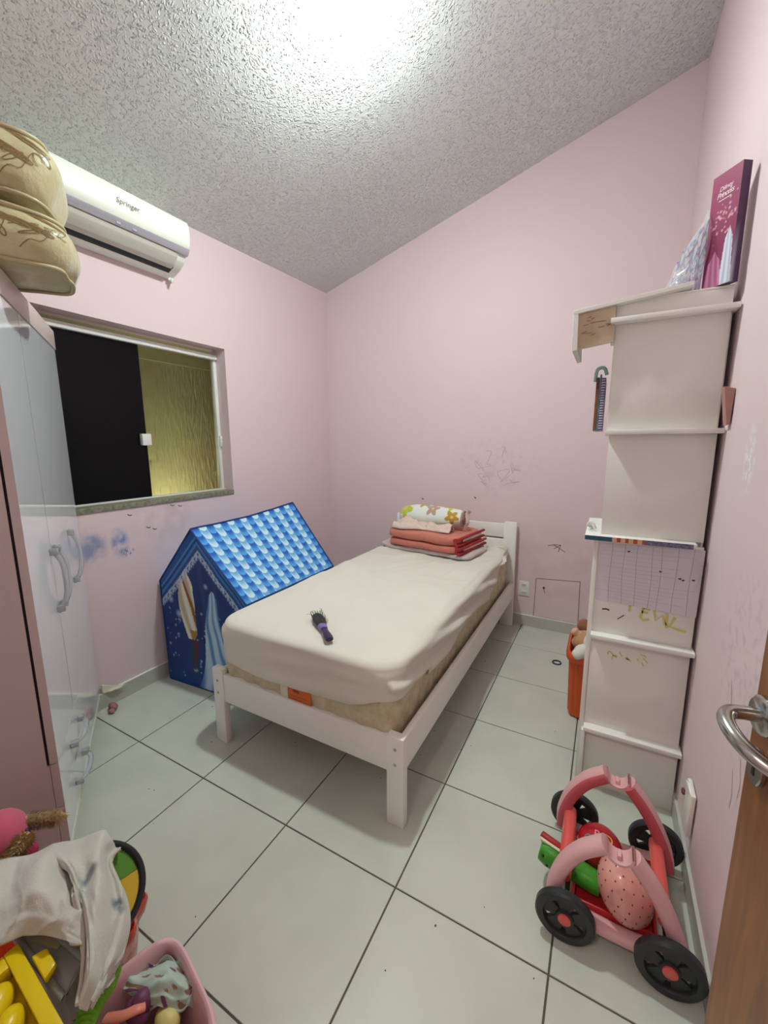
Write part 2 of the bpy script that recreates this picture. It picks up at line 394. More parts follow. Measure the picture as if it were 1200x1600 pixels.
# ------------------------------------------------------------------ air conditioner
m_acw = M('ac_white_plastic', C(240, 243, 232), .3, spec=.5); m_acs = M('ac_silver_strip', C(196, 194, 204), .25, metal=.3); m_acg = M('ac_grey_vane', C(205, 203, 192), .35)
t = thing('air_conditioner', 'white split air conditioner high on the pink wall above window', 'air conditioner', (0, .26, 2.28))
Y0, Y1 = -.16, .662
def prof(P, y0, y1, bev=0.002):
    b = B(); b.prism([(x, y0, z) for x, z in P], (0, y1-y0, 0), bev, 1); return b
obj('casing', prof([(.002, 2.287), (.045, 2.297), (.10, 2.322), (.135, 2.35), (.152, 2.382), (.160, 2.42), (.150, 2.53), (.14, 2.545), (.002, 2.555)], Y0, Y1, .004), m_acw, t)
obj('front_panel', prof([(.160, 2.407), (.181, 2.407), (.190, 2.44), (.193, 2.475), (.190, 2.515), (.180, 2.540), (.148, 2.552), (.148, 2.53)], Y0, Y1, .003), m_acw, t)
st = obj('silver_strip', prof([(.150, 2.379), (.166, 2.379), (.182, 2.406), (.160, 2.406)], Y0, Y1, .001), m_acs, t)
m_disp = M('display_lens', C(172, 170, 186), .2)
for y0_, y1_ in ((.36, .38), (.285, .305)):
    b = B(); b.box(.166, .1745, y0_, y1_, 2.384, 2.394); obj('display', b, m_disp, st)
obj('air_slot', prof([(.06, 2.300), (.1, 2.318), (.146, 2.366), (.14, 2.374)], Y0+.03, Y1-.05, 0), m_black, t)
obj('vane', prof([(.09, 2.312), (.118, 2.323), (.150, 2.358), (.158, 2.377), (.150, 2.379), (.112, 2.332), (.09, 2.318)], Y0+.02, Y1-.055, .001), m_acg, t)
b = B(); b.tube([(.03, .648, 2.287), (.04, .645, 2.272), (.05, .64, 2.268)], .008, 8); b.tube([(.03, .64, 2.29), (.03, .63, 2.275)], .006, 8); obj('drain_hose', b, m_acw, t)
text('brand_lettering', 'Springer', .032, frame((.1952, .335, 2.476), (0, 1, 0), (.03, 0, 1)), M('grey_print', C(130, 130, 125), .5), t, shear=.15)

# ------------------------------------------------------------------ sockets
m_plate = M('white_wall_plate', C(238, 234, 226), .4)
t = thing('wall_socket', 'white double wall socket low on the pink wall beside the bed headboard', 'socket', (1.766, YB, .292))
b = B(); b.box(1.728, 1.804, YB-.009, YB, .235, .349, .004); obj('cover_plate', b, m_plate, t)
for z in (.263, .322):
    b = B(); b.prism([(1.766+x, YB-.0115, z+y) for x, y in ((-.022, 0), (-.014, .013), (.014, .013), (.022, 0), (.014, -.013), (-.014, -.013))], (0, .004, 0), .001); ins = obj('outlet', b, m_plate, t)
    b = B()
    for dx in (-.009, 0, .009): b.box(1.764+dx, 1.768+dx, YB-.0122, YB-.0114, z-.003, z+.003)
    obj('pin_hole', b, m_ink, ins)
t = thing('wall_socket', 'loose white socket plate low on the right wall beside the bookcase', 'socket', (XR, .49, .24))
b = B(); b.box(-.014, 0, -.04, .04, -.075, .075, .005, M=Matrix.Translation((XR-.003, .49, .235)) @ Matrix.Rotation(.05, 4, 'X')); obj('cover_plate', b, m_plate, t)
b = B(); b.prism([(XR-.018, .455, .305), (XR-.02, .50, .312), (XR-.02, .525, .300), (XR-.018, .49, .28)], (.004, 0, 0), .001); obj('loose_cover', b, M('bright_white_plastic', C(250, 250, 246), .3), t)
b = B(); b.ell((XR-.02, .535, .25), (.006, .012, .01)); obj('wire_stub', b, M('brown_wire', C(120, 70, 60), .6), t)

# ------------------------------------------------------------------ door with handle
m_wood = bpy.data.materials.new('varnished_wood'); m_wood.use_nodes = True
nt = m_wood.node_tree; N_ = nt.nodes; L_ = nt.links; p_ = N_['Principled BSDF']; p_.inputs['Roughness'].default_value = .38; p_.inputs['Coat Weight'].default_value = .15
tc = N_.new('ShaderNodeTexCoord'); mp = N_.new('ShaderNodeMapping'); mp.inputs['Scale'].default_value = (14, 14, 1.2); L_.new(tc.outputs['Object'], mp.inputs[0])
n1 = N_.new('ShaderNodeTexNoise'); n1.inputs['Scale'].default_value = 3; n1.inputs['Detail'].default_value = 8; n1.inputs['Distortion'].default_value = 1; L_.new(mp.outputs[0], n1.inputs['Vector'])
cr_ = N_.new('ShaderNodeValToRGB'); cr_.color_ramp.elements[0].color = C(110, 62, 26); cr_.color_ramp.elements[1].color = C(152, 94, 42); cr_.color_ramp.elements[0].position = .3; cr_.color_ramp.elements[1].position = .7
L_.new(n1.outputs['Fac'], cr_.inputs[0]); L_.new(cr_.outputs[0], p_.inputs['Base Color'])
D0 = Vector((2.444, -.287, 0)); D1 = Vector((2.560, -.955, 0)); dd = (D1-D0).normalized(); dn = Vector((-dd.y, dd.x, 0)); dn = dn if dn.x < 0 else -dn
LEN = (D1-D0).length
def dm(x, y, z): return D0+dd*x+dn*y+Vector((0, 0, z))
b = B(); b.prism([dm(0, -.0, .01), dm(LEN, 0, .01), dm(LEN, -.03, .01), dm(0, -.03, .01)], (0, 0, 2.07), .002, 1); dr = struct('door_1', b, m_wood)
HX = .032
b = B(); Mx = frame(dm(HX, 0, 1.035), dd, (0, 0, 1)); s_ = -1 if (Mx.to_3x3() @ Vector((0, 0, 1))).dot(dn) < 0 else 1
def hm(x, out, z): return dm(HX+x, out, 1.035+z)
b.tube([hm(0, 0, 0), hm(0, .008, 0)], .025, 24); b.tube([hm(0, .008, 0), hm(0, .012, 0)], [.025, .021], 24)
b.tube(bez([hm(0, .005, 0), hm(0, .030, 0), hm(.005, .044, -.001), hm(.022, .052, -.003), hm(.046, .051, -.008), hm(.068, .040, -.015), hm(.082, .020, -.022), hm(.086, .004, -.025)], 42), [(.0095, .0085)]*37, 14)
hd = obj('lever_handle', b, m_chrome, dr, 60, label='worn chrome curved lever handle')
b = B(); b.prism([hm(.0+.017*math.cos(a), .0, -.072+.026*math.sin(a)) for a in [k*PI/10 for k in range(20)]], dn*.007, .0015, 1); es_ = obj('keyhole_plate', b, m_chrome, dr)
b = B(); b.prism([hm(x, .0066, -.072+z) for x, z in ((-.003, -.012), (.003, -.012), (.002, .002), (.005, .008), (0, .013), (-.005, .008), (-.002, .002))], dn*.001); obj('keyhole', b, m_black, es_, 0)

# ------------------------------------------------------------------ corner wardrobe
m_gloss = M('white_gloss_door', C(232, 234, 238), .06, spec=.7, coat=.6)
m_lilac = M('lilac_pink_board', C(212, 193, 190), .45, var=.25, vs_=6, vcol=C(200, 180, 177))
m_dark = M('dark_gap', C(30, 20, 26), .9)
m_acr = M('clear_acrylic_handle', C(228, 230, 234), .06, spec=.9, trans=.7)
W0 = Vector((.810, -.450, 0)); ang = math.atan2(.527, -.85); WL = .932
wt = thing('corner_wardrobe', 'tall white gloss and lilac corner wardrobe touching the left wall', 'wardrobe', W0, ang)
LW = WM[wt.name]; LI = LW.inverted()
foot = [(0, .028), (WL, .028)]+[tuple((LI @ Vector(p)).xy) for p in ((.016, -.735, 0), (.632, -.735, 0))]
b = B(); b.prism([(x, y, .07) for x, y in foot], (0, 0, 1.808)); obj('carcass', b, m_lilac, wt, 0, local=True)
b = B(); b.box(.002, WL-.002, .021, .0279, .396, 1.79); obj('shadow_gap', b, m_dark, wt, 0, local=True)
b = B(); b.box(.3042, .3078, .001, .02, .4, 1.79); obj('door_seam_shade', b, m_dark, wt, 0, local=True)  # dark filler box standing in for the shade between two doors
b = B(); b.box(.001, WL-.002, .0225, .0285, .1, .392); obj('drawer_back', b, m_lilac, wt, 0, local=True)
b = B(); b.prism([(x, y, 0) for x, y in [(.01, .05), (WL-.03, .05)]+[(foot[2][0], foot[2][1]-.01), (foot[3][0]+.01, foot[3][1]-.01)]], (0, 0, .07)); obj('plinth', b, M('grey_plinth', C(190, 186, 178), .5), wt, 0, local=True)
b = B(); b.box(0, WL, -.004, .03, 1.797, 1.878, .002); obj('cornice', b, m_lilac, wt, local=True)
b = B(); b.box(0, WL, 0, .03, .07, .098, .001); obj('base_rail', b, m_white, wt, local=True)
def front(name, x0, x1, z0, z1):
    b = B(); vs2 = b.box(x0, x1, 0, .021, z0, z1)
    b.bm.normal_update()
    for f in b.bm.faces: f.material_index = 0 if f.normal.y < -.5 else 1
    return obj(name, b, [m_gloss, m_lilac], wt, local=True)
def bow(parent, c, vert, L, out=.034, wd=.0105):
    b = B(); P = []
    for k in range(15):
        a = k/14*2-1; P.append((a*L/2, -out*(1-abs(a)**3.2)-.001))
    pts = [Vector((c[0], y, c[1]+s)) if vert else Vector((c[0]+s, y, c[1])) for s, y in P]
    b.tube(pts, (wd, .004), 10, up=(1, 0, 0) if not vert else None) if False else b.tube(pts, [(wd*.8, .0045)]*15, 10, up=((0, 0, 1) if not vert else (1, 0, 0)))
    for sgn in (-1, 1):
        s = sgn*(L/2-.012)
        if vert: b.box(c[0]-wd, c[0]+wd, -.024, .0, c[1]+s-.012, c[1]+s+.012, .003)
        else: b.box(c[0]+s-.012, c[0]+s+.012, -.024, .0, c[1]-wd, c[1]+wd, .003)
    obj('handle', b, m_acr, parent, local=True)
d1 = front('door', .001, .304, .397, 1.795); bow(d1, (.279, .905), True, .23)
d2 = front('door', .308, .6152, .397, 1.795); bow(d2, (.335, .905), True, .23)
d3 = front('door', .6158, WL-.001, .102, 1.795); bow(d3, (.645, .905), True, .23)
for z0, z1 in ((.242, .393), (.102, .239)):
    dw = front('drawer', .001, .614, z0, z1); bow(dw, (.265, (z0+z1)/2+.01), False, .185)

# golden quilted cushions on the wardrobe
m_gold = M('gold_satin', C(202, 191, 148), .3, spec=.6, var=.5, vs_=14, vcol=C(168, 152, 106), sheen=.3, bump=.35, bs=22, bd=.015)
m_gold2 = M('brown_embroidery', C(134, 108, 66), .5); m_pipe = M('gold_piping', C(180, 166, 128), .45)
def cushion(label, z0, dx, dy, sd, tilt, h=.166):
    c = Vector((.275+dx, .125+dy, z0+h/2)); t = thing('gold_cushion', label, 'cushion', LW @ Vector((c.x, c.y, z0)), ang, 'gold cushions on the wardrobe')
    a, bb = .17, .30
    def rad(th):
        n = 4; return (abs(math.cos(th)/a)**n+abs(math.sin(th)/bb)**n)**(-1/n)
    def side(u, v):
        th = 2*PI*u; r = rad(th); k = v*2-1
        bul = .03*(1-k*k)+.012*nz(math.cos(th)*3+sd, math.sin(th)*3, v*2)
        r2 = r-.02+bul; zz = k*h/2*.78
        zz += .010*nz(math.cos(th)*2.3+sd, math.sin(th)*2.3+5, v)+tilt*math.cos(th)*r
        return LW @ Vector((c.x+r2*math.cos(th), c.y+r2*math.sin(th), c.z+zz))
    def top(sgn):
        def f(u, v):
            th = 2*PI*u; r = rad(th)*(1-v) ; e = side(u, 1 if sgn > 0 else 0)
            p = LW @ Vector((c.x, c.y, c.z+sgn*h/2*.78)); q = p.lerp(e, 1-v)
            dome = (1-(1-v)**3)*h*.11*sgn; q.z += dome+.01*nz(q.x*9+sd, q.y*9, sgn)*min(1, v*4); return q
        return f
    b = B(); b.surf(side, 96, 14, cu=True); b.surf(top(1), 96, 10, cu=True); b.surf(top(-1), 96, 10, cu=True)
    bmesh.ops.remove_doubles(b.bm, verts=b.bm.verts[:], dist=1e-5); obj('cover', b, m_gold, t, 75)
    b = B()
    for v in (1, 0): b.tube([side(k/96, v)+Vector((0, 0, .004 if v else -.004)) for k in range(96)], .007, 8, closed=True)
    obj('piping', b, m_pipe, t, 80)
    b = B(); R = random.Random(sd)
    def on(u, v):
        p = side(u, v); q = side(u+.001, v); s2 = side(u, min(1, v+.01)); n = (q-p).cross(s2-p).normalized()
        cc = LW @ Vector((c.x, c.y, p.z))
        if n.dot(p-cc) < 0: n = -n
        return p+n*.0012, n
    def loop(u, v, ru, rv, rot, wd=.0035, k0=0, k1=1):
        pts = []
        for k in range(13):
            a_ = 2*PI*(k0+(k1-k0)*k/12); x, y = math.cos(a_)*ru, math.sin(a_)*rv
            pts.append(on(u+x*math.cos(rot)-y*math.sin(rot)*.25, min(.97, max(.03, v+(x*math.sin(rot)*4+y*math.cos(rot))))))
        for k in range(12): b.stroke([pts[k][0], pts[k+1][0]], wd, pts[k][1])
    for k in range(0, 26, 2):
        u = .545+k*.0058; v0 = .62+.18*math.sin(k*.9)
        if k % 3 == 0: loop(u, v0, .004, .12, R.uniform(-.6, .6), .003)
        if k % 3 == 1: loop(u+.003, v0-.15, .005, .1, R.uniform(-.8, .8), .0022, 0, .7)
        if k % 4 == 2:
            for q in range(4): loop(u, v0+.1, .0075-.0015*q, .16-.035*q, .5, .0028)
    for u0 in (.54, .59, .635):
        pts = [on(u0+.05*k/14, .2+.6*(k/14)+.07*math.sin(k*.8)) for k in range(15)]
        for k in range(14): b.stroke([pts[k][0], pts[k+1][0]], .0022, pts[k][1])
    obj('embroidery', b, m_gold2, t, 0)['kind'] = 'stuff'
cushion('gold floral satin cushion on the wardrobe, the lower of the two', 1.882, 0, 0, 3, .0)
cushion('gold floral satin cushion, stacked on top of the other gold cushion', 2.052, -.005, .02, 11, .015, .205)

# ------------------------------------------------------------------ play tent
def cprint(n, rough=.5, **k): return M(n, (1, 1, 1, 1), rough, attr='Col', **k)
m_tentp = cprint('printed_tent_fabric', .42, spec=.4)
t = thing('play_tent', 'blue house-shaped play tent with printed scale roof beside the bed', 'tent', (.36, .8, 0))
AX, AZ = Vector((.335, .415, .93)), Vector((.335, 1.225, .968))
EL, ER = Vector((.018, .42, .597)), Vector((.715, .418, .578))
BL, BR_ = Vector((.055, .405, .0)), Vector((.69, .45, .0))
EL2, ER2 = Vector((.02, 1.22, .60)), Vector((.675, 1.215, .56)); BL2, BR2 = Vector((.05, 1.2, 0)), Vector((.68, 1.2, 0))
navy, mid, lite = C(16, 34, 88), C(28, 92, 170), C(120, 180, 225)
R = random.Random(5); stars = [(R.uniform(.05, .95), R.uniform(.03, .45), R.uniform(.004, .012)) for _ in range(90)]+[(.2, .42, .03), (.12, .5, .025), (.55, .62, .02), (.35, .1, .02)]
def gcol(x, z):                                 # x 0..1 across, z metres
    ap = .93; ev = .59; d = (ap-(ap-ev)*abs(x-.5)*2)-z; d *= .72
    glow = math.exp(-((x-.52)**2/.05+(z-.45)**2/.08)); c = mix4(C(22, 58, 128), C(22, 50, 112), glow)
    ray = max(0, math.cos((x-.5)*40))*.25*sst(.2, .75, z); c = mix4(c, C(60, 130, 190), ray*glow)
    if z < .06: c = mix4(c, C(20, 70, 150), .6)
    for sx, sz, sr in stars:
        dx, dz = (x-sx)*.66, z-sz; q = math.hypot(dx, dz)
        if q < sr: c = mix4(c, C(190, 220, 245), (1-q/sr)*.8)
    # plain drapery: a pale blue bell-shaped swag and a cream ribbon
    zz = z
    wbell = .045+.20*max(0, (.60-zz)/.60)**1.5
    ux = (x-.60-.10*(.6-zz)**2-.02*math.sin(zz*12))/wbell
    if abs(ux) < 1 and zz < .60-.05*ux*ux:
        c = mix4(C(66, 132, 196), C(190, 216, 236), sst(-1, 1, math.sin(ux*8+zz*9+2*nz(x*6, zz*6))+.6*(1-abs(ux))))
    wr = .085*(sst(.70, .60, zz)*.75+.25)*(.55+.45*sst(.22, .42, zz))
    ur = (x-.33-.035*math.sin(zz*8+.5))/wr
    if abs(ur) < 1 and .26+.06*ur < zz < .70-.05*ur*ur:
        c = mix4(C(198, 188, 158), C(242, 238, 222), sst(-1, 1, math.sin(ur*5+zz*16)))
        if abs((x-.33)*1.1+(zz-.52)*.55) < .018: c = C(150, 88, 52)
        if zz < .34 and ur > -.2: c = C(176, 140, 70)
    if abs(x-.345) < .05*sst(.06, .26, zz)+.01 and .10 < zz < .28: c = mix4(C(28, 60, 104), C(96, 44, 48), sst(.33, .37, x))
    if d < .030: c = C(32, 84, 158) if d < .02 else C(70, 140, 205)
    elif d < .045: c = C(24, 70, 140)
    elif d < .060: c = C(60, 128, 196)
    elif d < .075: c = C(26, 76, 148)
    elif d < .118:
        q = (abs(x-.5)*22) % 1; r = abs(d-.096-.012*math.cos(q*2*PI))
        lace = 1 if r < .005 or (abs(d-.085) < .004) or ((q-.5)**2*2.2+((d-.098)/.05)**2 < .09) else (.6 if nz(x*160, zz*160) > .15 else 0)
        c = mix4(c, C(190, 214, 236), lace*.85)
    return c
def gab(Bl, Br, El, Er, A, off):
    def fn(u, v):
        # lower quad up to eaves then the gable
        if v < .6: k = v/.6; l = Bl.lerp(El, k); r = Br.lerp(Er, k); p = l.lerp(r, u)
        else:
            k = (v-.6)/.4; l = El.lerp(A, k); r = Er.lerp(A, k); p = l.lerp(r, u)
        p = p.copy(); p.y += off*math.sin(PI*u)*math.sin(PI*min(1, v*1.1))+.006*nz(p.x*7, p.z*7, 2); return p
    return fn
fn = gab(BL, BR_, EL, ER, AX, .015)
def cf(u, v):
    p = fn(u, v); xx = (p.x-.02)/(.715-.02); return gcol(xx, p.z)
b = B(); b.surf(fn, 190, 240, cf=cf); obj('front_panel', b, m_tentp, t, 60)
plain = lambda u, v: C(30, 84, 160)
b = B(); b.surf(gab(BR2, BL2, ER2, EL2, AZ, -.01), 12, 14, cf=plain); b.surf(lambda u, v: BL2.lerp(BL, u).lerp(EL2.lerp(EL, u), v), 8, 8, cf=plain); b.surf(lambda u, v: BR_.lerp(BR2, u).lerp(ER.lerp(ER2, u), v), 8, 8, cf=plain); obj('side_panel', b, m_tentp, t, 60)
def scale_col(u, v, ncol, nrow):
    c = u*ncol; k = int(c); p = c-k-.5; lightc = k % 2 == 1
    y = v*nrow+(.5 if lightc else 0)
    wv = math.sqrt(max(0, 1-(2*p)**2))
    if lightc:
        f = (y-.42*(wv-1)) % 1
        e = abs(p) > .47
        c2 = mix4(C(112, 180, 226), C(206, 236, 248), sst(.1, .85, f)); 
        if f < .08: c2 = C(92, 160, 215)
        return c2
    f = (y-.42*(wv-1)) % 1
    c2 = mix4(C(20, 88, 190), C(84, 168, 232), sst(.05, .95, f))
    return c2
def roof(E0, E1, A0, A1, sag):
    def fn(u, v):
        p = A0.lerp(A1, u).lerp(E0.lerp(E1, u), v); p = p.copy(); q = math.sin(PI*u)*.012+math.sin(PI*v)*sag*math.sin(PI*u)
        p.z -= q+.004*nz(u*5, v*4, 7); return p
    return fn
NC, NR = 17, 9
b = B(); b.surf(roof(ER, ER2, AX, AZ, .012), 204, 170, cf=lambda u, v: scale_col(u, v, NC, NR)); obj('roof_panel', b, m_tentp, t, 60)
b = B(); b.surf(roof(EL, EL2, AX, AZ, .012), 102, 60, cf=lambda u, v: scale_col(u, v, NC, NR)); obj('roof_panel', b, m_tentp, t, 60)
b = B(); gp = lambda P, n=8: [P[0].lerp(P[1], k/n) for k in range(n+1)]
for s0, s1 in ((AX, ER), (AX, EL), (ER, BR_), (EL, BL)): b.tube(gp((s0, s1)), .005, 6)
b.tube([roof(ER, ER2, AX, AZ, 0)(k/16, 0)+Vector((0, 0, .003)) for k in range(17)], .005, 6); b.tube(gp((AZ, ER2)), .006, 6); b.tube(gp((ER, ER2)), .005, 6); b.tube(gp((BL, BR_)), .006, 6)
obj('seam_binding', b, M('dark_blue_binding', C(24, 62, 122), .6), t, 80)

# ------------------------------------------------------------------ bed
bed = thing('single_bed', 'white painted wooden single bed with slatted headboard', 'bed', (1.22, 1.16, 0))
def bpart(n, *boxes, bev=.003, **k):
    b = B()
    for bx in boxes: b.box(*bx, bev)
    return obj(n, b, m_bedwhite, bed, **k)
LX0, LX1, FY = .725, 1.70, .186
pl_ = bpart('foot_post', (LX0, LX0+.064, FY, FY+.034, 0, .368)); pr_ = bpart('foot_post', (LX1-.068, LX1, FY, FY+.034, 0, .358))
bpart('foot_rail', (LX0+.064, LX1-.068, FY+.006, FY+.030, .210, .343))
bpart('side_rail', (LX1-.03, LX1-.006, FY+.034, 2.075, .215, .345)); bpart('side_rail', (LX0+.006, LX0+.03, FY+.034, 2.075, .215, .345))
bpart('head_post', (LX0, LX0+.09, 2.075, 2.112, 0, .80)); bpart('head_post', (LX1-.09, LX1, 2.075, 2.112, 0, .80))
for z0, z1 in ((.682, .785), (.560, .670), (.44, .548)): bpart('headboard_slat', (LX0+.09, LX1-.09, 2.082, 2.104, z0, z1))
for k in range(8): bpart('mattress_slat', (LX0+.03, LX1-.03, .30+k*.235, .38+k*.235, .262, .282))
for px in (LX0+.03, LX1-.034):
    for z in (.25, .31):
        b = B(); b.tube([(px, FY-.001, z), (px, FY+.004, z)], .006, 12); obj('bolt', b, m_chrome, bed)
# mattress
def rrect(a, bb, rc, s):
    L = [2*bb-2*rc, PI/2*rc, 2*a-2*rc, PI/2*rc]*2; T = sum(L); d = (s % 1)*T
    cs = [(1, 0), (1, 1), (0, 1), (-1, 1), (-1, 0), (-1, -1), (0, -1), (1, -1)]
    k = 0
    while d > L[k] and k < 7: d -= L[k]; k += 1
    if k == 0: return Vector((a, -bb+rc+d, 0)), Vector((1, 0, 0))
    if k == 2: return Vector((a-rc-d, bb, 0)), Vector((0, 1, 0))
    if k == 4: return Vector((-a, bb-rc-d, 0)), Vector((-1, 0, 0))
    if k == 6: return Vector((-a+rc+d, -bb, 0)), Vector((0, -1, 0))
    c0 = {1: (a-rc, bb-rc, 0), 3: (-a+rc, bb-rc, PI/2), 5: (-a+rc, -bb+rc, PI), 7: (a-rc, -bb+rc, 1.5*PI)}[k]
    an = c0[2]+d/rc if rc > 0 else c0[2]; n = Vector((math.cos(an), math.sin(an), 0)); return Vector((c0[0], c0[1], 0))+n*rc, n
MC = Vector((1.206, 1.135, 0)); MA, MBB, MT = .441, .925, .592
m_matt = M('beige_damask', C(196, 182, 146), .5, spec=.4, var=.7, vs_=26, vcol=C(226, 216, 190), bump=.3, bs=30, bd=.004)
mt_ = thing('mattress', 'beige damask quilted mattress lying in the white bed frame', 'mattress', (MC.x, MC.y, .282))
b = B()
def mside(u, v):
    p, n = rrect(MA, MBB, .06, u); z = .284+v*(MT-.012-.284)
    per = 2*(2*MA+2*MBB); q = u*per
    dia = abs(math.sin((q+z*.75)*PI/.1))*abs(math.sin((q-z*.75)*PI/.1))
    off = -.012*(abs(2*v-1)**4)+.008*dia
    return MC+p+n*off+Vector((0, 0, z))
b.surf(mside, 560, 26, cu=True)
b.surf(lambda u, v: (lambda p: MC+Vector((p.x*v, p.y*v, MT-.012)))(rrect(MA-.012, MBB-.012, .06, u)[0]), 120, 3, cu=True)
b.surf(lambda u, v: (lambda p: MC+Vector((p.x*v, p.y*v, .284)))(rrect(MA-.012, MBB-.012, .06, u)[0]), 120, 3, cu=True)
obj('quilted_cover', b, m_matt, mt_, 70)
b = B()
for z in (.294, MT-.026): b.tube([MC+rrect(MA-.006, MBB-.006, .06, k/160)[0]+Vector((0, 0, z)) for k in range(160)], .006, 8, closed=True)
obj('edge_piping', b, M('beige_piping', C(214, 202, 168), .5), mt_, 80)
b = B(); b.box(1.165, 1.285, MC.y-MBB-.009, MC.y-MBB-.004, .325, .405, .001); lb = obj('maker_label', b, M('orange_label', C(214, 108, 44), .5), mt_, label='orange maker label')
b = B(); b.box(1.195, 1.225, MC.y-MBB-.0095, MC.y-MBB-.009, .38, .392); b.box(1.175, 1.26, MC.y-MBB-.0095, MC.y-MBB-.009, .362, .364); b.box(1.175, 1.24, MC.y-MBB-.0095, MC.y-MBB-.009, .35, .352); obj('label_print', b, M('label_dark_print', C(150, 64, 22), .6), lb, 0)
b = B(); b.box(1.125, 1.163, MC.y-MBB-.0085, MC.y-MBB-.004, .325, .408, .001); obj('care_tag', b, M('white_tag', C(232, 224, 204), .6), mt_)
# fitted sheet
m_sheet = M('cream_sheet', C(226, 220, 208), .8, spec=.2, var=.3, vs_=5, vcol=C(216, 206, 196), sheen=.1, bump=.1, bs=90)
SA, SB, ST = MA+.018, MBB+.016, MT+.012
def hem(p):
    x, y = p.x+MC.x, p.y+MC.y
    h = .412
    if y < .5: h = .405+.05*sst(1.45, 1.62, x)-.01*math.sin(x*7)
    if x > 1.5: h = max(h, .435+.02*math.sin(y*7)+.17*sst(1.45, 1.9, y)) if y > .24 else h
    if x < .8 and y > .3: h = .42
    if y > 1.9: h = max(h, .53)
    return h
NB = [0, .004, .012, .024, .038]
def sheet(u, v):
    k = v*24
    if k <= 14:
        d = (1-k/14)*(SA-.0405)+.04; p, n = rrect(SA-d, SB-d, min(max(.004, .09-d*.1), SA-d-.0001), u); q = MC+p
        rg = lambda n_: (1-min(1, abs(n_)*2.6))**2
        w_ = .007*nz(q.x*4, q.y*4, 1)+.003*nz(q.x*11+3, q.y*7, 4)+.009*rg(nz(q.x*3.2+q.y*1.2, q.y*1.6-q.x*.6, 8))*sst(.2, .9, q.y)+.007*rg(nz(q.x*6-q.y*2, q.y*3.4, 2))*sst(.3, 1.2, q.y)
        w_ += .004*max(0, nz(q.x*22, q.y*9+q.x*6, 5))*sst(1.2, 1.45, q.x)
        w_ += .004*max(0, math.sin((q.x*1.3+q.y*.55)*17+2*nz(q.x*2, q.y*2)))**6*sst(.25, -.3, q.y-1.5)
        w_ += .006*math.exp(-((q.x-1.15-(q.y-1.2)*.6)/.02)**2)*sst(.9, 1.3, q.y)
        w_ += .004*sst(1.45, 1.62, q.x)*sst(1.35, 1.75, q.y)
        return q+Vector((0, 0, ST+w_))
    p, n = rrect(SA, SB, .09, u)
    if k <= 18:
        a = (k-14)/4*PI/2; p2, n2 = rrect(SA-.04, SB-.04, .07, u)
        q = MC+p2+n*.04*math.sin(a)+Vector((0, 0, ST-.03*(1-math.cos(a))))
        q.z += .004*sst(1.45, 1.62, q.x)*sst(1.35, 1.75, q.y); f = 0
    else:
        f = (k-18)/6; h = hem(p); q = MC+p+Vector((0, 0, (ST-.03)*(1-f)+h*f))
        q.z += .004*sst(1.45, 1.62, q.x)*sst(1.35, 1.75, q.y)*(1-f)
    s = u*5.4; amp = .004+.018*f
    corner = sst(.0, 1, 1-abs(q.y-.22)/1.3) if q.x > 1.5 else .4
    if n.x > .6: wv = math.sin((q.z+.16*(q.y-.2))*62+2.2*nz(q.y*2.2, q.z*3, 1))*.8 + .6*nz(q.y*5, q.z*9, 5); amp = .008+.026*math.sin(PI*min(1, f*1.05))
    else: wv = .6*math.sin((q.z-.10*q.x)*70+3*nz(s*1.5, q.z*2, 1))*(.35+.65*sst(-.1, .4, nz(s*2.5, 4, 2)+.2)) + .7*nz(s*6, q.z*8, 5)
    q += n*(amp*max(-.1, wv) if k > 14 else 0)
    if k > 23.5: q -= n*.004
    return q
sh = B(); sh.surf(lambda u, v: sheet(u, v if v < .75 else .75+(v-.75)), 420, 48, cu=True); bmesh.ops.remove_doubles(sh.bm, verts=sh.bm.verts[:], dist=.0018); so = obj('fitted_sheet', sh, m_sheet, None, 80)
tag(so, 'crumpled cream fitted sheet stretched over the mattress', 'sheet')

# things on the bed
ZS = ST+.004
br = thing('hairbrush', 'black and purple hairbrush lying on the cream sheet', 'hairbrush', at(507, 982, ZS))
pa, pb = at(494, 960, ZS+.014), at(515, 1000, ZS+.014); ax = (pb-pa).normalized(); sd_ = ax.cross(Vector((0, 0, 1)))
Lb = (pb-pa).length
def bp(s, w=0, z=0): return pa+ax*s*Lb+sd_*w+Vector((0, 0, z))
m_bk = M('brush_black', C(34, 30, 38), .4)
b = B(); b.tube([bp(0, 0, .002), bp(.06, 0, .002), bp(.25, 0, .002), bp(.45, 0, .002), bp(.52, 0, .002)], [(.008, .005), (.024, .008), (.028, .009), (.022, .009), (.015, .009)], 14, up=(0, 0, 1)); obj('brush_head', b, m_bk, br, 60)
b = B(); b.tube([bp(.48, 0, .002), bp(.55, 0, .002), bp(.63, 0, .002)], [(.019, .011), (.018, .012), (.015, .011)], 14, up=(0, 0, 1)); obj('neck_band', b, M('brush_purple', C(128, 108, 176), .4), br, 60)
b = B(); b.tube([bp(.6, 0, .002), bp(.75, 0, .002), bp(.93, 0, .002), bp(1, 0, .002)], [(.013, .009), (.014, .010), (.018, .011), (.015, .008)], 14, up=(0, 0, 1)); obj('handle', b, M('brush_dark_purple', C(52, 44, 78), .35), br, 60)
b = B(); R = random.Random(1)
for i in range(9):
    for j in range(6):
        s = .03+.44*i/8; wq = (j-2.5)*.009; p = bp(s, wq, .006); q = p+Vector((0, 0, .012))+sd_*wq*.2-ax*.008+Vector((R.uniform(-1, 1), R.uniform(-1, 1), 0))*.003
        b.tube([p, q], [.0011, .0009], 4)
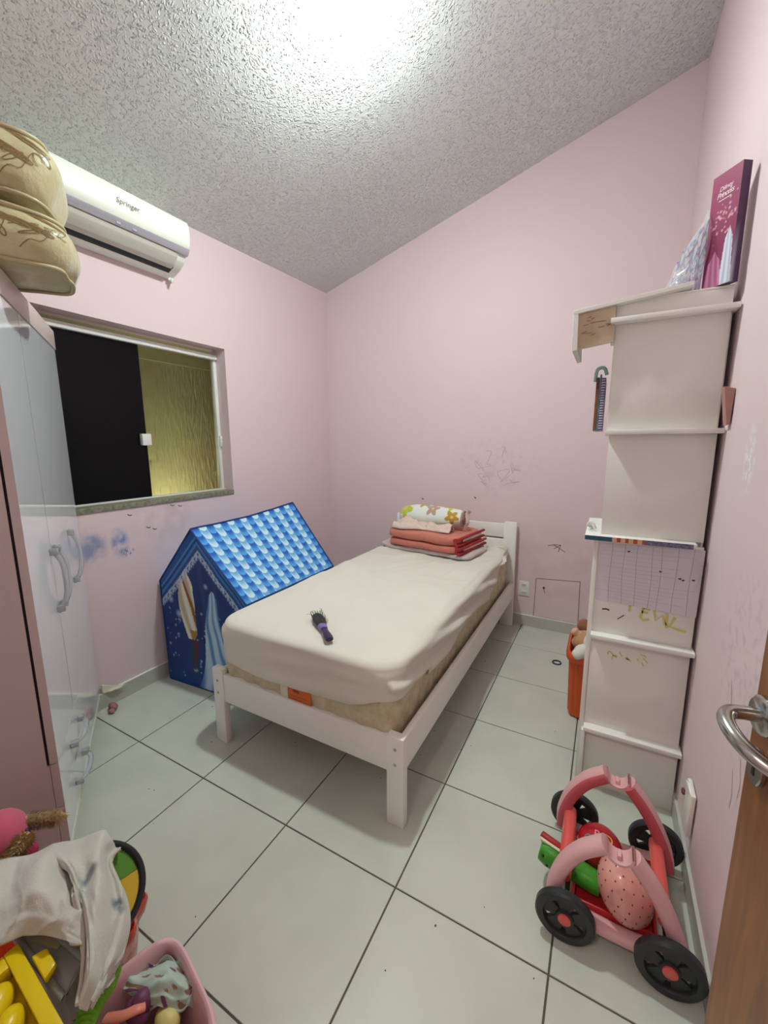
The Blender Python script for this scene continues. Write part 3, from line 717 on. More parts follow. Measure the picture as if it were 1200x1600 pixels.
for k in range(12):
    p = bp(R.uniform(-.02, .2), R.uniform(-.028, .028), .01); d = Vector((R.uniform(-1, 1), R.uniform(-1, 1), R.uniform(0, .6)))*.02-ax*.016
    b.tube([p, p+d*.6+Vector((0, 0, .004)), p+d], .0007, 3)
obj('bristles', b, M('grey_bristle', C(84, 82, 80), .6), br, 60)['kind'] = 'stuff'

def slab(x0, x1, y0, y1, z0, z1, rf, seed, amp=.006, nu=72, nv=10, e=3):
    cx, cy = (x0+x1)/2, (y0+y1)/2; a, bb, h = (x1-x0)/2, (y1-y0)/2, (z1-z0)/2
    def fn(u, v):
        th = 2*PI*u; ph = PI*(v-.5)
        n = 7; r = (abs(math.cos(th))**n+abs(math.sin(th))**n)**(-1/n)
        cc = abs(math.cos(ph))**(1/e); ss = math.copysign(abs(math.sin(ph))**(1/e), ph)
        p = Vector((cx+a*r*math.cos(th)*cc, cy+bb*r*math.sin(th)*cc, (z0+z1)/2+h*ss))
        return p+Vector((nz(p.x*8+seed, p.y*8, p.z*12), nz(p.x*8, p.y*8+seed, p.z*12), .8*nz(p.x*7, p.y*7, seed)))*amp
    return fn
m_coral = M('coral_quilt', C(204, 122, 104), .85, sheen=.2, var=.25, vs_=30, vcol=C(184, 100, 84), bump=.2, bs=120)
m_redb = M('red_binding', C(168, 40, 44), .7); m_linen = M('lilac_linen', C(206, 190, 188), .85, var=.4, vs_=12, vcol=C(180, 160, 164)); m_blush = M('blush_fleece', C(226, 202, 188), .9, sheen=.3, var=.3, vs_=18, vcol=C(206, 176, 160))
Z1 = ST+.008
p = B(); p.surf(slab(.79, 1.53, 1.60, 2.0, Z1, Z1+.035, 0, 2, .01), 90, 12, cu=True)
pw = obj('flat_pillow', p, m_linen, None, 80); tag(pw, 'flat lilac pillow under the folded coral quilt', 'pillow')
q = thing('folded_quilt', 'coral folded quilt with red borders on the bed pillow', 'quilt', (1.17, 1.80, Z1+.033))
Zq = Z1+.034; QR = math.radians(-9); QC = Vector((1.17, 1.80, 0))
pw.matrix_world = Matrix.Translation(QC) @ Matrix.Rotation(QR, 4, 'Z') @ Matrix.Translation(-QC)
b = B(); b.surf(slab(.885, 1.475, 1.585, 2.02, Zq, Zq+.056, 0, 5, .008), 90, 12, cu=True); b.surf(slab(.88, 1.46, 1.58, 2.01, Zq+.054, Zq+.118, 0, 8, .008), 90, 12, cu=True); obj('quilt_layers', b, m_coral, q, 80)
b = B()
for z, xo in ((Zq+.012, 1.477), (Zq+.044, 1.477), (Zq+.066, 1.462), (Zq+.106, 1.462)):
    b.tube(bez([(xo-.014, 1.592, z), (xo+.004, 1.62, z), (xo+.006, 1.80, z+.003), (xo+.004, 2.0, z)], 24), (.011, .009), 8)
b.tube(bez([(1.455, 1.590, Zq+.012), (1.465, 1.588, Zq+.05), (1.445, 1.584, Zq+.11)], 12), .009, 8)
obj('border', b, m_redb, q, 80)
b = B(); b.tube(bez([(1.477, 1.66, Zq+.028), (1.482, 1.82, Zq+.03), (1.477, 1.97, Zq+.028)], 16), (.006, .010), 8); b.tube(bez([(1.46, 1.68, Zq+.086), (1.467, 1.82, Zq+.088), (1.463, 1.96, Zq+.086)], 16), (.006, .012), 8); obj('lining', b, m_blush, q, 80); q.rotation_euler = (0, 0, QR)
# rolled flowered towel
FL = []; R = random.Random(12)
for (u0, v0, r0, c0) in ((.10, .22, .17, C(190, 196, 60)), (.16, .62, .15, C(196, 176, 70)), (.38, .36, .12, C(190, 158, 54)), (.55, .24, .13, C(186, 150, 136)), (.36, .8, .12, C(186, 150, 136)), (.80, .36, .13, C(205, 205, 70)), (.86, .12, .13, C(196, 150, 50)), (.70, .75, .14, C(196, 176, 70)), (.93, .6, .12, C(180, 140, 130))): FL.append((u0, v0, r0, c0))
def fcol(u, v):                                   # u along the roll, v around 0..1
    c = C(228, 232, 224)
    for u0, v0, r0, c0 in FL:
        dx = (u-u0)*.56; dy = ((v-v0+.5) % 1-.5)*.46; a = math.atan2(dy, dx); r = math.hypot(dx, dy)
        R0 = r0*.46*(.80+.22*math.cos(5*a+u0*9))
        if r < R0: c = c0
        if r < r0*.09: c = C(222, 200, 120)
    return c
m_roll = cprint('flower_print_fleece', .9, sheen=.3); m_taupe = M('taupe_fleece', C(184, 158, 150), .9)
ro = thing('rolled_blanket', 'rolled white blanket with yellow and taupe flowers on the coral quilt', 'blanket', (1.13, 1.85, Zq+.12))
Ra, Rb = Vector((.885, 1.86, Zq+.186)), Vector((1.385, 1.82, Zq+.202))
def rfn(u, v):
    p = Ra.lerp(Rb, u); a = 2*PI*v; e = (1-abs(2*u-1)**5)**.5 if 0 < u < 1 else .0
    r = (.077+.008*math.sin(u*5)+.004*nz(u*8, math.sin(a), math.cos(a)))*(.55+.45*e)
    return p+Vector((0, -math.cos(a)*r*1.15, math.sin(a)*r))
b = B(); b.surf(rfn, 150, 90, cv=True, cf=lambda u, v: fcol(u, (v+.08) % 1))
obj('blanket_roll', b, m_roll, ro, 80)
b = B()
for xx, sgn in ((1.38, 1), (.895, -1)):
    b = B()
    for k in range(3): b.tube([Vector((xx+sgn*.004*k, (1.822 if sgn > 0 else 1.858)-math.cos(a)*(.05-.016*k)*1.1, Zq+(.20 if sgn > 0 else .186)+math.sin(a)*(.05-.016*k))) for a in [i*PI/10 for i in range(20)]], .009, 7, closed=True)
    obj('roll_end', b, m_taupe, ro, 80)
b = B(); b.tube(bez([(1.395, 1.80, Zq+.125), (1.42, 1.79, Zq+.18), (1.41, 1.81, Zq+.235), (1.425, 1.82, Zq+.26)], 16), [(.02, .006)]*16, 8); obj('loose_corner', b, m_blush, ro, 80)
# crumpled blush cloth in front of the roll
def crump(u, v):
    N4 = (u*.44+.895, 1.655+.12*v)
    h = .045*math.exp(-((u-.22)/.22)**2)+.02*math.exp(-((u-.75)/.3)**2)
    z = Zq+.124+math.sin(PI*v)**.6*(h+.014)+(.014*math.sin(u*17+v*7+2*nz(u*4, v*3))+.018*nz(u*6, v*5, 3)+.012*(1-min(1, abs(nz(u*5, v*2.5, 9))*3))**2)*math.sin(PI*v)
    return Vector((N4[0], N4[1]-.012*math.sin(u*9)-.02*math.exp(-((u-.2)/.15)**2), z))
b = B(); b.surf(crump, 80, 28); cb = obj('crumpled_cloth', b, m_blush, None, 80); tag(cb, 'small crumpled blush cloth in front of the flowered roll', 'cloth')
sm = cb.modifiers.new('thick', 'SOLIDIFY'); sm.thickness = .006; sm.offset = -1

# ------------------------------------------------------------------ bookcase
bc = thing('house_bookcase', 'tall narrow white bookcase with projecting ledges against the right wall', 'bookcase', (2.40, .9, 0))
PY = .731
def bx(name, *boxes, bev=.0015, mat=m_white, par=None, **k):
    b = B()
    for q in boxes: b.box(*q, bev)
    return obj(name, b, mat, par or bc, **k)
# each storey's side panel steps in a little between the ledges
for z0, z1, x0, x1 in ((.0, .252, 2.243, 2.558), (.267, .643, 2.243, 2.556), (.659, 1.025, 2.240, 2.556), (1.041, 1.403, 2.246, 2.552), (1.42, 1.772, 2.236, 2.548), (1.79, 1.842, 2.236, 2.548)):
    bx('side_panel', (x0, x1, PY, PY+.016, z0, z1))
    bx('side_panel', (x0, x1, 1.052, 1.068, z0, z1))
for z0, x0 in ((.252, 2.243), (.643, 2.240), (1.403, 2.232), (1.772, 2.222)): bx('ledge', (x0, 2.562, .692, 1.075, z0, z0+.016))
lg = bx('ledge', (2.195, 2.53, .690, 1.09, 1.026, 1.041))
bx('back_panel', (2.548, 2.554, PY+.016, 1.052, .01, 1.77)); bx('base_panel', (2.236, 2.25, .70, PY, 0, .25)); bx('top_panel', (2.236, 2.55, PY, 1.068, 1.842, 1.85))
bx('front_edge', (2.226, 2.242, PY-.006, PY+.012, .0, 1.02))
# patterned edge strip under the wide ledge
def ecol(u, v):
    x = u
    if x < .27: return mix4(C(20, 70, 96), C(60, 110, 130), .5+.5*nz(x*60, v*3))
    if x < .58: return C(180, 84, 50) if (math.sin(x*80) > .25) else C(226, 176, 150)
    return mix4(C(46, 52, 96), C(150, 140, 170), .5+.7*nz(x*45, v*3, 4))
b = B(); b.surf(lambda u, v: Vector((2.1952+.325*u, .6894, 1.024+.0165*v)), 160, 5, cf=ecol); obj('printed_edge', b, cprint('printed_edging', .4), lg, 0)
# marker and pencil marks on the panel
def onp(x, z): return (x, PY-.0008, z)
b = B()
S_ = [[(2.345, .796), (2.375, .79), (2.385, .786)], [(2.362, .79), (2.36, .76)], [(2.402, .782), (2.396, .745), (2.404, .735), (2.424, .742)], [(2.398, .766), (2.418, .766)], [(2.402, .783), (2.424, .778)],
      [(2.436, .778), (2.444, .742), (2.462, .765), (2.474, .73)], [(2.475, .775), (2.478, .72)], [(2.500, .765), (2.486, .728), (2.51, .722), (2.535, .718)]]
for s in S_: b.stroke([onp(*q) for q in s], .009, (0, -1, 0))
R = random.Random(4)
for k in range(14):
    x, z = 2.30+R.random()*.13, .575+R.random()*.04-(k*.001); b.stroke([onp(x, z), onp(x+R.uniform(-.01, .02), z-R.uniform(.005, .02))], .004, (0, -1, 0))
obj('yellow_marker', b, M('yellow_marker_ink', C(216, 210, 122), .7), bc, 0)['kind'] = 'stuff'
b = B(); b.stroke([onp(2.272, .752), onp(2.285, .755), onp(2.296, .752)], .006, (0, -1, 0)); b.stroke([onp(2.325, .722), onp(2.335, .732), onp(2.345, .742)], .003, (0, -1, 0))
obj('pencil_mark', b, m_ink, bc, 0)['kind'] = 'stuff'
# paper chart taped on the panel
pc = thing('paper_chart', 'white handwritten paper chart taped to the bookcase side', 'paper', (2.4, PY, .9))
b = B(); fnp = net([[(2.243, PY-.002, 1.006), (2.40, PY-.002, 1.012), (2.560, PY-.002, 1.016)], [(2.243, PY-.0018, .89), (2.40, PY-.003, .89), (2.559, PY-.0018, .9)], [(2.246, PY-.002, .786), (2.40, PY-.006, .784), (2.556, PY-.008, .778)]])
b.surf(fnp, 24, 16); ps = obj('sheet_of_paper', b, M('tracing_paper', C(226, 220, 226), .7, var=.2, vs_=14, vcol=C(212, 206, 214)), pc, 60)
b = B(); R = random.Random(9)
of = Vector((0, -.0006, 0))
for u in (.14, .27, .40, .545, .63, .77, .905): b.stroke([fnp(u+.006*math.sin(v*5+u*9), v)+of for v in [k/14 for k in range(15)]], .0016, (0, -1, 0))
for v in [.04+.062*k for k in range(15)]:
    u0 = R.uniform(0, .3); u1 = R.uniform(.55, 1); b.stroke([fnp(u0+(u1-u0)*k/10, min(.99, v+.03*k/10))+of for k in range(11)], .0007, (0, -1, 0))
obj('ruled_line', b, M('pale_grey_ink', C(184, 176, 186), .8), pc, 0)
b = B()
for u, v in ((.30, .09), (.62, .35), (.80, .44), (.83, .46), (.92, .45)): b.stroke([fnp(u, v)+of, fnp(u+.012, v+.015)+of, fnp(u+.022, v)+of], .005, (0, -1, 0))
obj('ink_blot', b, m_ink, pc, 0)['kind'] = 'stuff'

# upturned chipboard tray on top
ty = thing('upturned_tray', 'tilted white board tray with raw chipboard inside on the bookcase top', 'tray', (2.27, .8, 1.85))
def tq(x, y, z): return Vector((x, y, z))
Tl, Tr = Vector((2.104, .70, 1.830)), Vector((2.442, .70, 1.868))
b = B(); b.prism([Tl, Tr, Tr+Vector((0, 0, -.013)), Tl+Vector((0, 0, -.013))], (0, .26, 0), .001, 1); obj('board', b, m_white, ty)
b = B(); b.prism([Tl+Vector((0, 0, -.013)), Tl+Vector((.016, 0, -.011)), Vector((2.124, .70, 1.698)), Vector((2.108, .70, 1.694))], (0, .26, 0), .001, 1); obj('end_board', b, m_white, ty)
m_chip = M('raw_chipboard', C(206, 188, 160), .8, var=.6, vs_=22, vcol=C(176, 152, 122), bump=.2, bs=80)
b = B(); b.prism([(2.12, .712, 1.818), (2.234, .712, 1.831), (2.234, .712, 1.715), (2.124, .712, 1.70)], (0, .008, 0), .0005, 1); cp = obj('inner_panel', b, m_chip, ty)
b = B(); R = random.Random(8)
for k in range(12):
    x, z = R.uniform(2.13, 2.215), R.uniform(1.735, 1.805); b.stroke([(x, .7112, z), (x+R.uniform(.01, .03), .7112, z+R.uniform(-.002, .006))], .0022, (0, -1, 0))
obj('glue_mark', b, M('glue_brown', C(140, 112, 80), .8), cp, 0)

# books and a thin pink sliver
def book(label, x0, x1, y0, y1, z0, h, cfn, pages, spiral=False):
    t = thing('book', label, 'book', ((x0+x1)/2, (y0+y1)/2, z0))
    b = B(); b.surf(lambda u, v: Vector((x0+(x1-x0)*u, y0, z0+h*v)), 12, 40, cf=lambda u, v: cfn(v, u)); b.surf(lambda u, v: Vector((x0, y0+(y1-y0)*u, z0+h*v)), 20, 40, cf=lambda u, v: cfn(v, u))
    b.surf(lambda u, v: Vector((x1, y0+(y1-y0)*u, z0+h*v)), 2, 2, cf=lambda u, v: cfn(.3, u)); b.surf(lambda u, v: Vector((x0+(x1-x0)*u, y1, z0+h*v)), 2, 2, cf=lambda u, v: cfn(.3, u))
    obj('cover', b, cprint('printed_cover', .4), t, 0)
    b = B(); b.box(x0+.001, x1-.001, y0+.002, y1-.002, z0+.002, z0+h-.004); obj('page_block', b, pages, t)
    if spiral:
        b = B()
        for k in range(20):
            z = z0+.008+(h-.016)*k/19; b.tube([((x0+x1)/2+math.cos(a)*.006, y0-.002+math.sin(a)*.005, z) for a in [i*PI/4 for i in range(8)]], .0012, 4, closed=True)
        obj('spiral_binding', b, m_frame, t)
m_page = M('page_white', C(236, 234, 228), .8)
zb = 1.4195
book('picture book with orange and green cover at bookcase ledge edge', 2.190, 2.200, .78, .93, zb, .190, lambda v, u: mix4(C(190, 92, 44), C(60, 96, 50), .5+.9*nz(v*9, u*4, 2)) if v < .8 else C(96, 60, 50), m_page)
book('green-teal thin book between the orange book and spiral notebook', 2.2005, 2.207, .78, .93, zb, .200, lambda v, u: mix4(C(40, 110, 90), C(130, 170, 180), .5+.8*nz(v*7, u*3, 5)), m_page)
book('white-spined purple spiral notebook on the bookcase ledge', 2.2075, 2.2215, .76, .93, zb, .185, lambda v, u: C(120, 96, 150), m_page, True)
b = B(); b.tube(bez([(2.186, .80, zb+.178), (2.188, .80, zb+.215), (2.20, .80, zb+.226), (2.214, .80, zb+.222), (2.222, .80, zb+.2)], 20), .006, 8); mh = obj('headband', b, M('mint_plastic', C(166, 206, 206), .4), None, 80); tag(mh, 'mint plastic headband hooked over the books on the bookcase', 'headband')
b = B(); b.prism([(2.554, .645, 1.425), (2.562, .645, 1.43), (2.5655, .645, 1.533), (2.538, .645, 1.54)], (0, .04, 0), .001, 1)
pf = obj('pink_sliver', b, M('dusty_pink_sliver', C(176, 130, 122), .6), None, 30); tag(pf, 'thin dusty pink sliver between bookcase and right wall', 'folder')  # thin brownish-pink piece beside the bookcase edge
# small white toy resting on the wide ledge
b = B(); b.tube(bez([(2.215, .83, 1.047), (2.20, .80, 1.06), (2.212, .78, 1.075), (2.226, .775, 1.05)], 20), .006, 8); wt_ = obj('white_cord', b, m_plate, None, 80); tag(wt_, 'looped white cord lying on the wide bookcase ledge', 'cord')

# magenta box, clear bag on the bookcase
m_box = cprint('printed_carton', .45, spec=.4)
dbx = thing('toy_box', 'tall magenta printed toy box on top of the bookcase', 'box', (2.5, .72, 1.85))
K = [Vector((2.471, .775, 0)), Vector((2.5265, .70, 0)), Vector((2.550, .716, 0)), Vector((2.4945, .791, 0))]
zt0, zt1 = 1.8515, 2.175
R = random.Random(21); sp = [(R.gauss(.5, .25), R.gauss(.62, .1), R.uniform(.006, .02)) for _ in range(46)]
def bcol(u, v):
    c = mix4(C(120, 36, 74), C(150, 52, 92), v)
    for a, q, r in sp:
        d = math.hypot((u-a)*.35, v-q)
        if d < r: c = mix4(c, C(240, 190, 200), (1-d/r)*.9)
    x = (u-.36)/(.16+.42*max(0, .34-v)); 
    y = (u-.80)/(.10+.22*max(0, .52-v))
    if abs(y) < 1 and v < .50-.10*abs(y): c = mix4(C(176, 178, 196), C(216, 216, 228), .5+.5*math.sin(y*7))
    if abs(x) < 1 and v < .33-.10*abs(x): c = mix4(C(172, 92, 132), C(204, 132, 164), .5+.5*math.sin(x*8+v*9))
    return c
b = B()
def face(a, d, cf_, n=2, m=2): b.surf(lambda u, v: Vector((a.x+(d.x-a.x)*u, a.y+(d.y-a.y)*u, zt0+(zt1-zt0)*v)), n, m, cf=cf_)
pur = lambda u, v: C(84, 58, 86)
face(K[0], K[1], bcol, 60, 200); face(K[1], K[2], pur); face(K[2], K[3], pur); face(K[3], K[0], pur)
for zz in (zt0, zt1): b.surf(lambda u, v: K[0].lerp(K[1], u).lerp(K[3].lerp(K[2], u), v)+Vector((0, 0, zz)), 2, 2, cf=pur)
bmesh.ops.remove_doubles(b.bm, verts=b.bm.verts[:], dist=1e-5); obj('carton', b, m_box, dbx, 20)
fx = (K[1]-K[0]).normalized(); fn_ = Vector((fx.y, -fx.x, 0)); mid_ = (K[0]+K[1])/2
m_let = M('white_print', C(240, 214, 224), .5)
text('lettering', 'Disney', .017, frame(mid_+fn_*.0008+Vector((0, 0, 2.130)), fx, (0, 0, 1)), m_let, dbx, .25, .0001, .9)
text('lettering', 'Princess', .021, frame(mid_+fn_*.0008+Vector((0, 0, 2.113)), fx, (0, 0, 1)), m_let, dbx, .25, .0001, .8)
b = B(); b.stroke([mid_+fn_*.0008+fx*(-.02+.004*k)+Vector((0, 0, 2.098+.001*(k % 2))) for k in range(11)], .0022, fn_); obj('small_print', b, m_let, dbx, 0)

m_bag = M('clear_film', C(236, 240, 246), .12, alpha=.25, spec=.8); m_bagc = cprint('bagged_prints', .6)
bg = thing('clear_bag', 'crumpled clear plastic bag of pale toys left of the magenta box', 'bag', (2.42, .76, 1.852))
def bagf(u, v):
    a = 2*PI*u; h = v; sx = .052*(1-.25*h)*(1-h**6*.8); sy = .07*(1-.3*h)*(1-h**6*.8)
    lean = .042*h; top = 2.1
    r = 1+.14*nz(math.cos(a)*2, math.sin(a)*2, h*5)
    x = 2.418+lean+sx*math.cos(a)*r; z = 1.854+(top-1.854)*h*(.70+.30*(math.cos(a)*.5+.5)**.6*1.0+.0)
    return Vector((x, .79+sy*math.sin(a)*r, z))
b = B(); b.surf(bagf, 64, 26, cu=True); obj('film', b, m_bag, bg, 80)
def cardcol(u, v):
    n_ = nz(u*5, v*9, 3); c = mix4(C(232, 232, 236), C(166, 190, 218), sst(-.1, .3, n_))
    if abs(nz(u*7+5, v*5, 8)) < .07: c = C(150, 110, 160)
    if v < .3 and nz(u*9, v*4, 1) > .1: c = C(206, 176, 206)
    return c
b = B()
for (x0, x1, y, z1a, z1b) in ((2.385, 2.445, .765, 1.95, 2.04), (2.40, 2.468, .79, 1.99, 2.08), (2.38, 2.44, .815, 1.92, 2.0)):
    b.surf(lambda u, v: Vector((x0+(x1-x0)*u+.012*v, y-.006*math.sin(v*5+u*4), 1.856+(z1a+(z1b-z1a)*u-1.856)*v)), 40, 70, cf=cardcol)
bo = obj('pale_cards', b, m_bagc, bg, 80); sm = bo.modifiers.new('thick', 'SOLIDIFY'); sm.thickness = .003

# ------------------------------------------------------------------ orange bin with soft toys behind the bookcase
m_or = M('orange_plastic', C(208, 84, 36), .4, spec=.5)
ob = thing('orange_bin', 'orange ribbed plastic bin full of soft toys beyond the bookcase', 'bin', (2.30, 1.30, 0))
b = B()
def binf(u, v):
    a = 2*PI*u; n = 6; r = (abs(math.cos(a))**n+abs(math.sin(a))**n)**(-1/n)
    z = .012+.32*min(1, v/.55); inn = v > .55
    if inn: z = .332-.30*(v-.55)/.45
    k = .125+.012*(z/.33); k2 = .155+.012*(z/.33)
    if inn: k -= .006; k2 -= .006
    rib = .004*(1 if math.sin(a*22) > .2 else 0) if not inn else 0
    return Vector((2.285+(k-rib)*r*math.cos(a), 1.29+(k2-rib)*r*math.sin(a), z))
b.surf(binf, 176, 20, cu=True); b.box(2.18, 2.39, 1.16, 1.42, .004, .014); obj('body', b, m_or, ob, 35)
b = B()
def rimf(u, v):
    a = 2*PI*u; n = 6; r = (abs(math.cos(a))**n+abs(math.sin(a))**n)**(-1/n); w_ = 2*PI*v
    return Vector((2.285+(.139+.011*math.cos(w_))*r*math.cos(a), 1.29+(.168+.011*math.cos(w_))*r*math.sin(a), .325+.024*math.sin(w_)))
b.surf(rimf, 88, 10, cu=True, cv=True); obj('rim', b, m_or, ob, 50)
m_tanp = M('tan_plush', C(186, 140, 100), .95, sheen=.5, bump=.3, bs=120); m_wp = M('white_plush', C(226, 222, 212), .95, sheen=.5, bump=.3, bs=120); m_pnk = M('skin_vinyl', C(222, 170, 140), .5)
d1_ = thing('soft_toy', 'tan plush bear lying at the top of the orange bin', 'soft toy', (2.22, 1.28, .33))
b = B(); b.ell((2.215, 1.27, .365), (.055, .07, .05)); b.ell((2.185, 1.25, .36), (.03, .025, .035)); obj('body', b, m_tanp, d1_, 80)
b = B(); b.tube(bez([(2.20, 1.27, .385), (2.175, 1.265, .40), (2.155, 1.262, .418)], 10), [.026, .025, .023, .022, .021, .02, .02, .02, .022, .020, .012], 12); obj('arm', b, m_pnk, d1_, 80)
b = B(); b.ell((2.205, 1.34, .420), (.036, .036, .034), n=16); obj('head', b, M('brown_plush', C(150, 96, 66), .95, sheen=.4), d1_, 80)
d2_ = thing('soft_toy', 'white plush rabbit sagging over the front of the orange bin', 'soft toy', (2.24, 1.17, .33))
b = B(); b.ell((2.225, 1.165, .352), (.055, .045, .04)); b.ell((2.26, 1.19, .40), (.05, .05, .05)); obj('body', b, m_wp, d2_, 80)
b = B(); b.tube(bez([(2.23, 1.14, .385), (2.20, 1.125, .362), (2.172, 1.12, .345)], 10), [.03, .03, .03, .03, .028, .028, .026, .026, .024, .022, .014], 12); obj('paw', b, m_wp, d2_, 80)
d3_ = thing('soft_toy', 'white plush doll at the back of the orange bin', 'soft toy', (2.27, 1.36, .4))
b = B(); b.ell((2.265, 1.37, .40), (.06, .05, .085)); obj('body', b, m_wp, d3_, 80)
b = B(); b.tube(bez([(2.26, 1.35, .46), (2.235, 1.34, .50), (2.225, 1.338, .515)], 8), [.02, .02, .02, .02, .02, .02, .02, .02, .014], 10); obj('hand', b, m_pnk, d3_, 80)

# hair tie on the floor, scraps by the wardrobe
b = B(); c = at(870, 1035, .004); b.tube([c+Vector((math.cos(a)*.024, math.sin(a)*.024, .0)) for a in [k*PI/14 for k in range(28)]], .0045, 8, closed=True); ht = obj('hair_tie', b, M('navy_elastic', C(52, 60, 84), .8), None, 80); tag(ht, 'small navy hair tie lying on the floor tiles', 'hair tie')
b = B(); b.ell((.062, .075, .02), (.026, .018, .02), disp=lambda d: .25*nz(d.x*3, d.y*3, d.z*3)); b.ell((.085, .055, .012), (.018, .014, .012)); pk = obj('pink_trinket', b, M('dusty_pink_toy', C(172, 118, 118), .7), None, 80); tag(pk, 'small dusty pink trinket on the floor at the wardrobe foot', 'toy')
b = B(); b.surf(lambda u, v: Vector((.014+.02*u, .045+.12*u*(.4+.6*v)+.01, .088+.05*v*(1-u)**1.5+.006*nz(u*6, v*5))), 14, 10); cl_ = obj('cream_cloth_scrap', b, M('cream_cloth', C(228, 222, 200), .9), None, 80); tag(cl_, 'cream cloth scrap on the skirting beside the wardrobe', 'cloth')
sm = cl_.modifiers.new('thick', 'SOLIDIFY'); sm.thickness = .003

# ------------------------------------------------------------------ pink doll cart
m_cp = M('pale_pink_plastic', C(226, 174, 176), .38, spec=.45); m_cr = M('coral_plastic', C(224, 92, 86), .25, spec=.5, coat=.3); m_rd = M('red_plastic', C(196, 44, 48), .35)
m_tyre = M('charcoal_wheel', C(46, 48, 50), .4)
ct = thing('doll_cart', 'pink toy cart frame with four black wheels by the right wall', 'toy cart', (2.36, .29, 0))
m_rose = M('deep_rose_plastic', C(200, 92, 100), .4)
def channel(y, o):                      # the hollow inner face of the far frame
    for P in ([(2.205, .075), (2.207, .13), (2.228, .20), (2.268, .265), (2.322, .312)], [(2.508, .06), (2.494, .12), (2.464, .19), (2.428, .25), (2.386, .302)]):
        b = B(); b.tube(bez([(x, y, z) for x, z in P], 32), [(.0165, .006)]*40, 12, up=(0, 1, 0)); obj('hollow_channel', b, m_rose, o, 60)
def sideframe(y, s=1):
    b = B()
    L = bez([(2.205, y, .075), (2.207, y, .13), (2.228, y, .20), (2.268, y, .265), (2.322, y, .312)], 32)
    b.tube(L, [(.021, .027)]*40, 14, up=(0, 1, 0))
    Rr = bez([(2.508, y, .06), (2.494, y, .12), (2.464, y, .19), (2.428, y, .25), (2.386, y, .302)], 32)
    b.tube(Rr, [(.021, .027)]*40, 12, up=(0, 1, 0))
    Lo = bez([(2.205, y, .09), (2.23, y, .062), (2.29, y, .05), (2.36, y, .046), (2.43, y, .05), (2.49, y, .062), (2.508, y, .08)], 36)
    b.tube(Lo, [(.017, .024)]*60, 12, up=(0, 1, 0))
    o = obj('side_frame', b, m_cp, ct, 60)
    b = B()   # open half-round cradle for the handle at the peak
    for k in range(13):
        pass
    def cradle(u, v):
        a = PI+PI*u; r = .034 if v < .5 else .028; yy = y+(-.024 if v in (0, 1) or v == 0 else .024)
        q = [(.034, -.024), (.034, .024), (.028, .024), (.028, -.024)][int(round(v*4)) % 4]
        return Vector((2.354+q[0]*math.cos(a), y+q[1], .315+q[0]*math.sin(a)*.95))
    b.surf(cradle, 16, 4, cv=True); b.box(2.349, 2.359, y-.012, y+.012, .284, .302, .002); obj('handle_cradle', b, m_cp, o, 40)
    return o
sideframe(.15); channel(.3945, sideframe(.425))
def wheel(x, y, out):
    b = B(); Mw = Matrix.Translation((x, y, .077)) @ Matrix.Rotation(PI/2, 4, 'X')
    b.lathe([(.056, -.013), (.072, -.013), (.077, -.008), (.077, .008), (.072, .013), (.056, .013), (.053, .008), (.053, -.008), (.056, -.013)], 40, Mw)
    b.lathe([(0, -.010), (.022, -.010), (.024, -.006), (.024, .006), (.022, .010), (0, .010)], 24, Mw)
    for k in range(5):
        a = k*2*PI/5+.3; c, s = math.cos(a), math.sin(a)
        q = [(.018, -.013), (.056, -.025), (.056, .025), (.018, .013)]
        b.prism([Mw @ Vector((r*c-t_*s, r*s+t_*c, -.005)) for r, t_ in q], Mw.to_3x3() @ Vector((0, 0, .010)), .001, 1)
    wo = obj('wheel', b, m_tyre, ct, 40)
    b = B(); b.lathe([(0, .0), (.017, .0), (.017, .004), (.014, .006), (0, .006)], 20, Matrix.Translation((x, y+out*.010, .077)) @ Matrix.Rotation(-out*PI/2, 4, 'X')); obj('hub_cap', b, m_cr, wo, 40)
for y, o_ in ((.104, -1), (.472, 1)):
    for x in (2.238, 2.480): wheel(x, y, o_)
for x in (2.238, 2.480):
    b = B(); b.tube([(x, .115, .077), (x, .462, .077)], .007, 10); obj('axle', b, m_black, ct)
for x in (2.228, 2.470):
    b = B(); b.tube([(x, .165, .135), (x, .19, .135), (x, .40, .135), (x, .412, .135)], [.016, .0195, .0195, .018], 18); obj('cross_tube', b, m_cr, ct, 50)
b = B(); b.box(2.25, 2.462, .175, .40, .032, .040, .003); b.box(2.25, 2.258, .175, .40, .04, .075, .003); b.box(2.454, 2.462, .175, .40, .04, .075, .003); b.box(2.258, 2.454, .175, .181, .04, .07, .002); b.box(2.258, 2.454, .394, .40, .04, .075, .002); obj('tray', b, m_rd, ct)
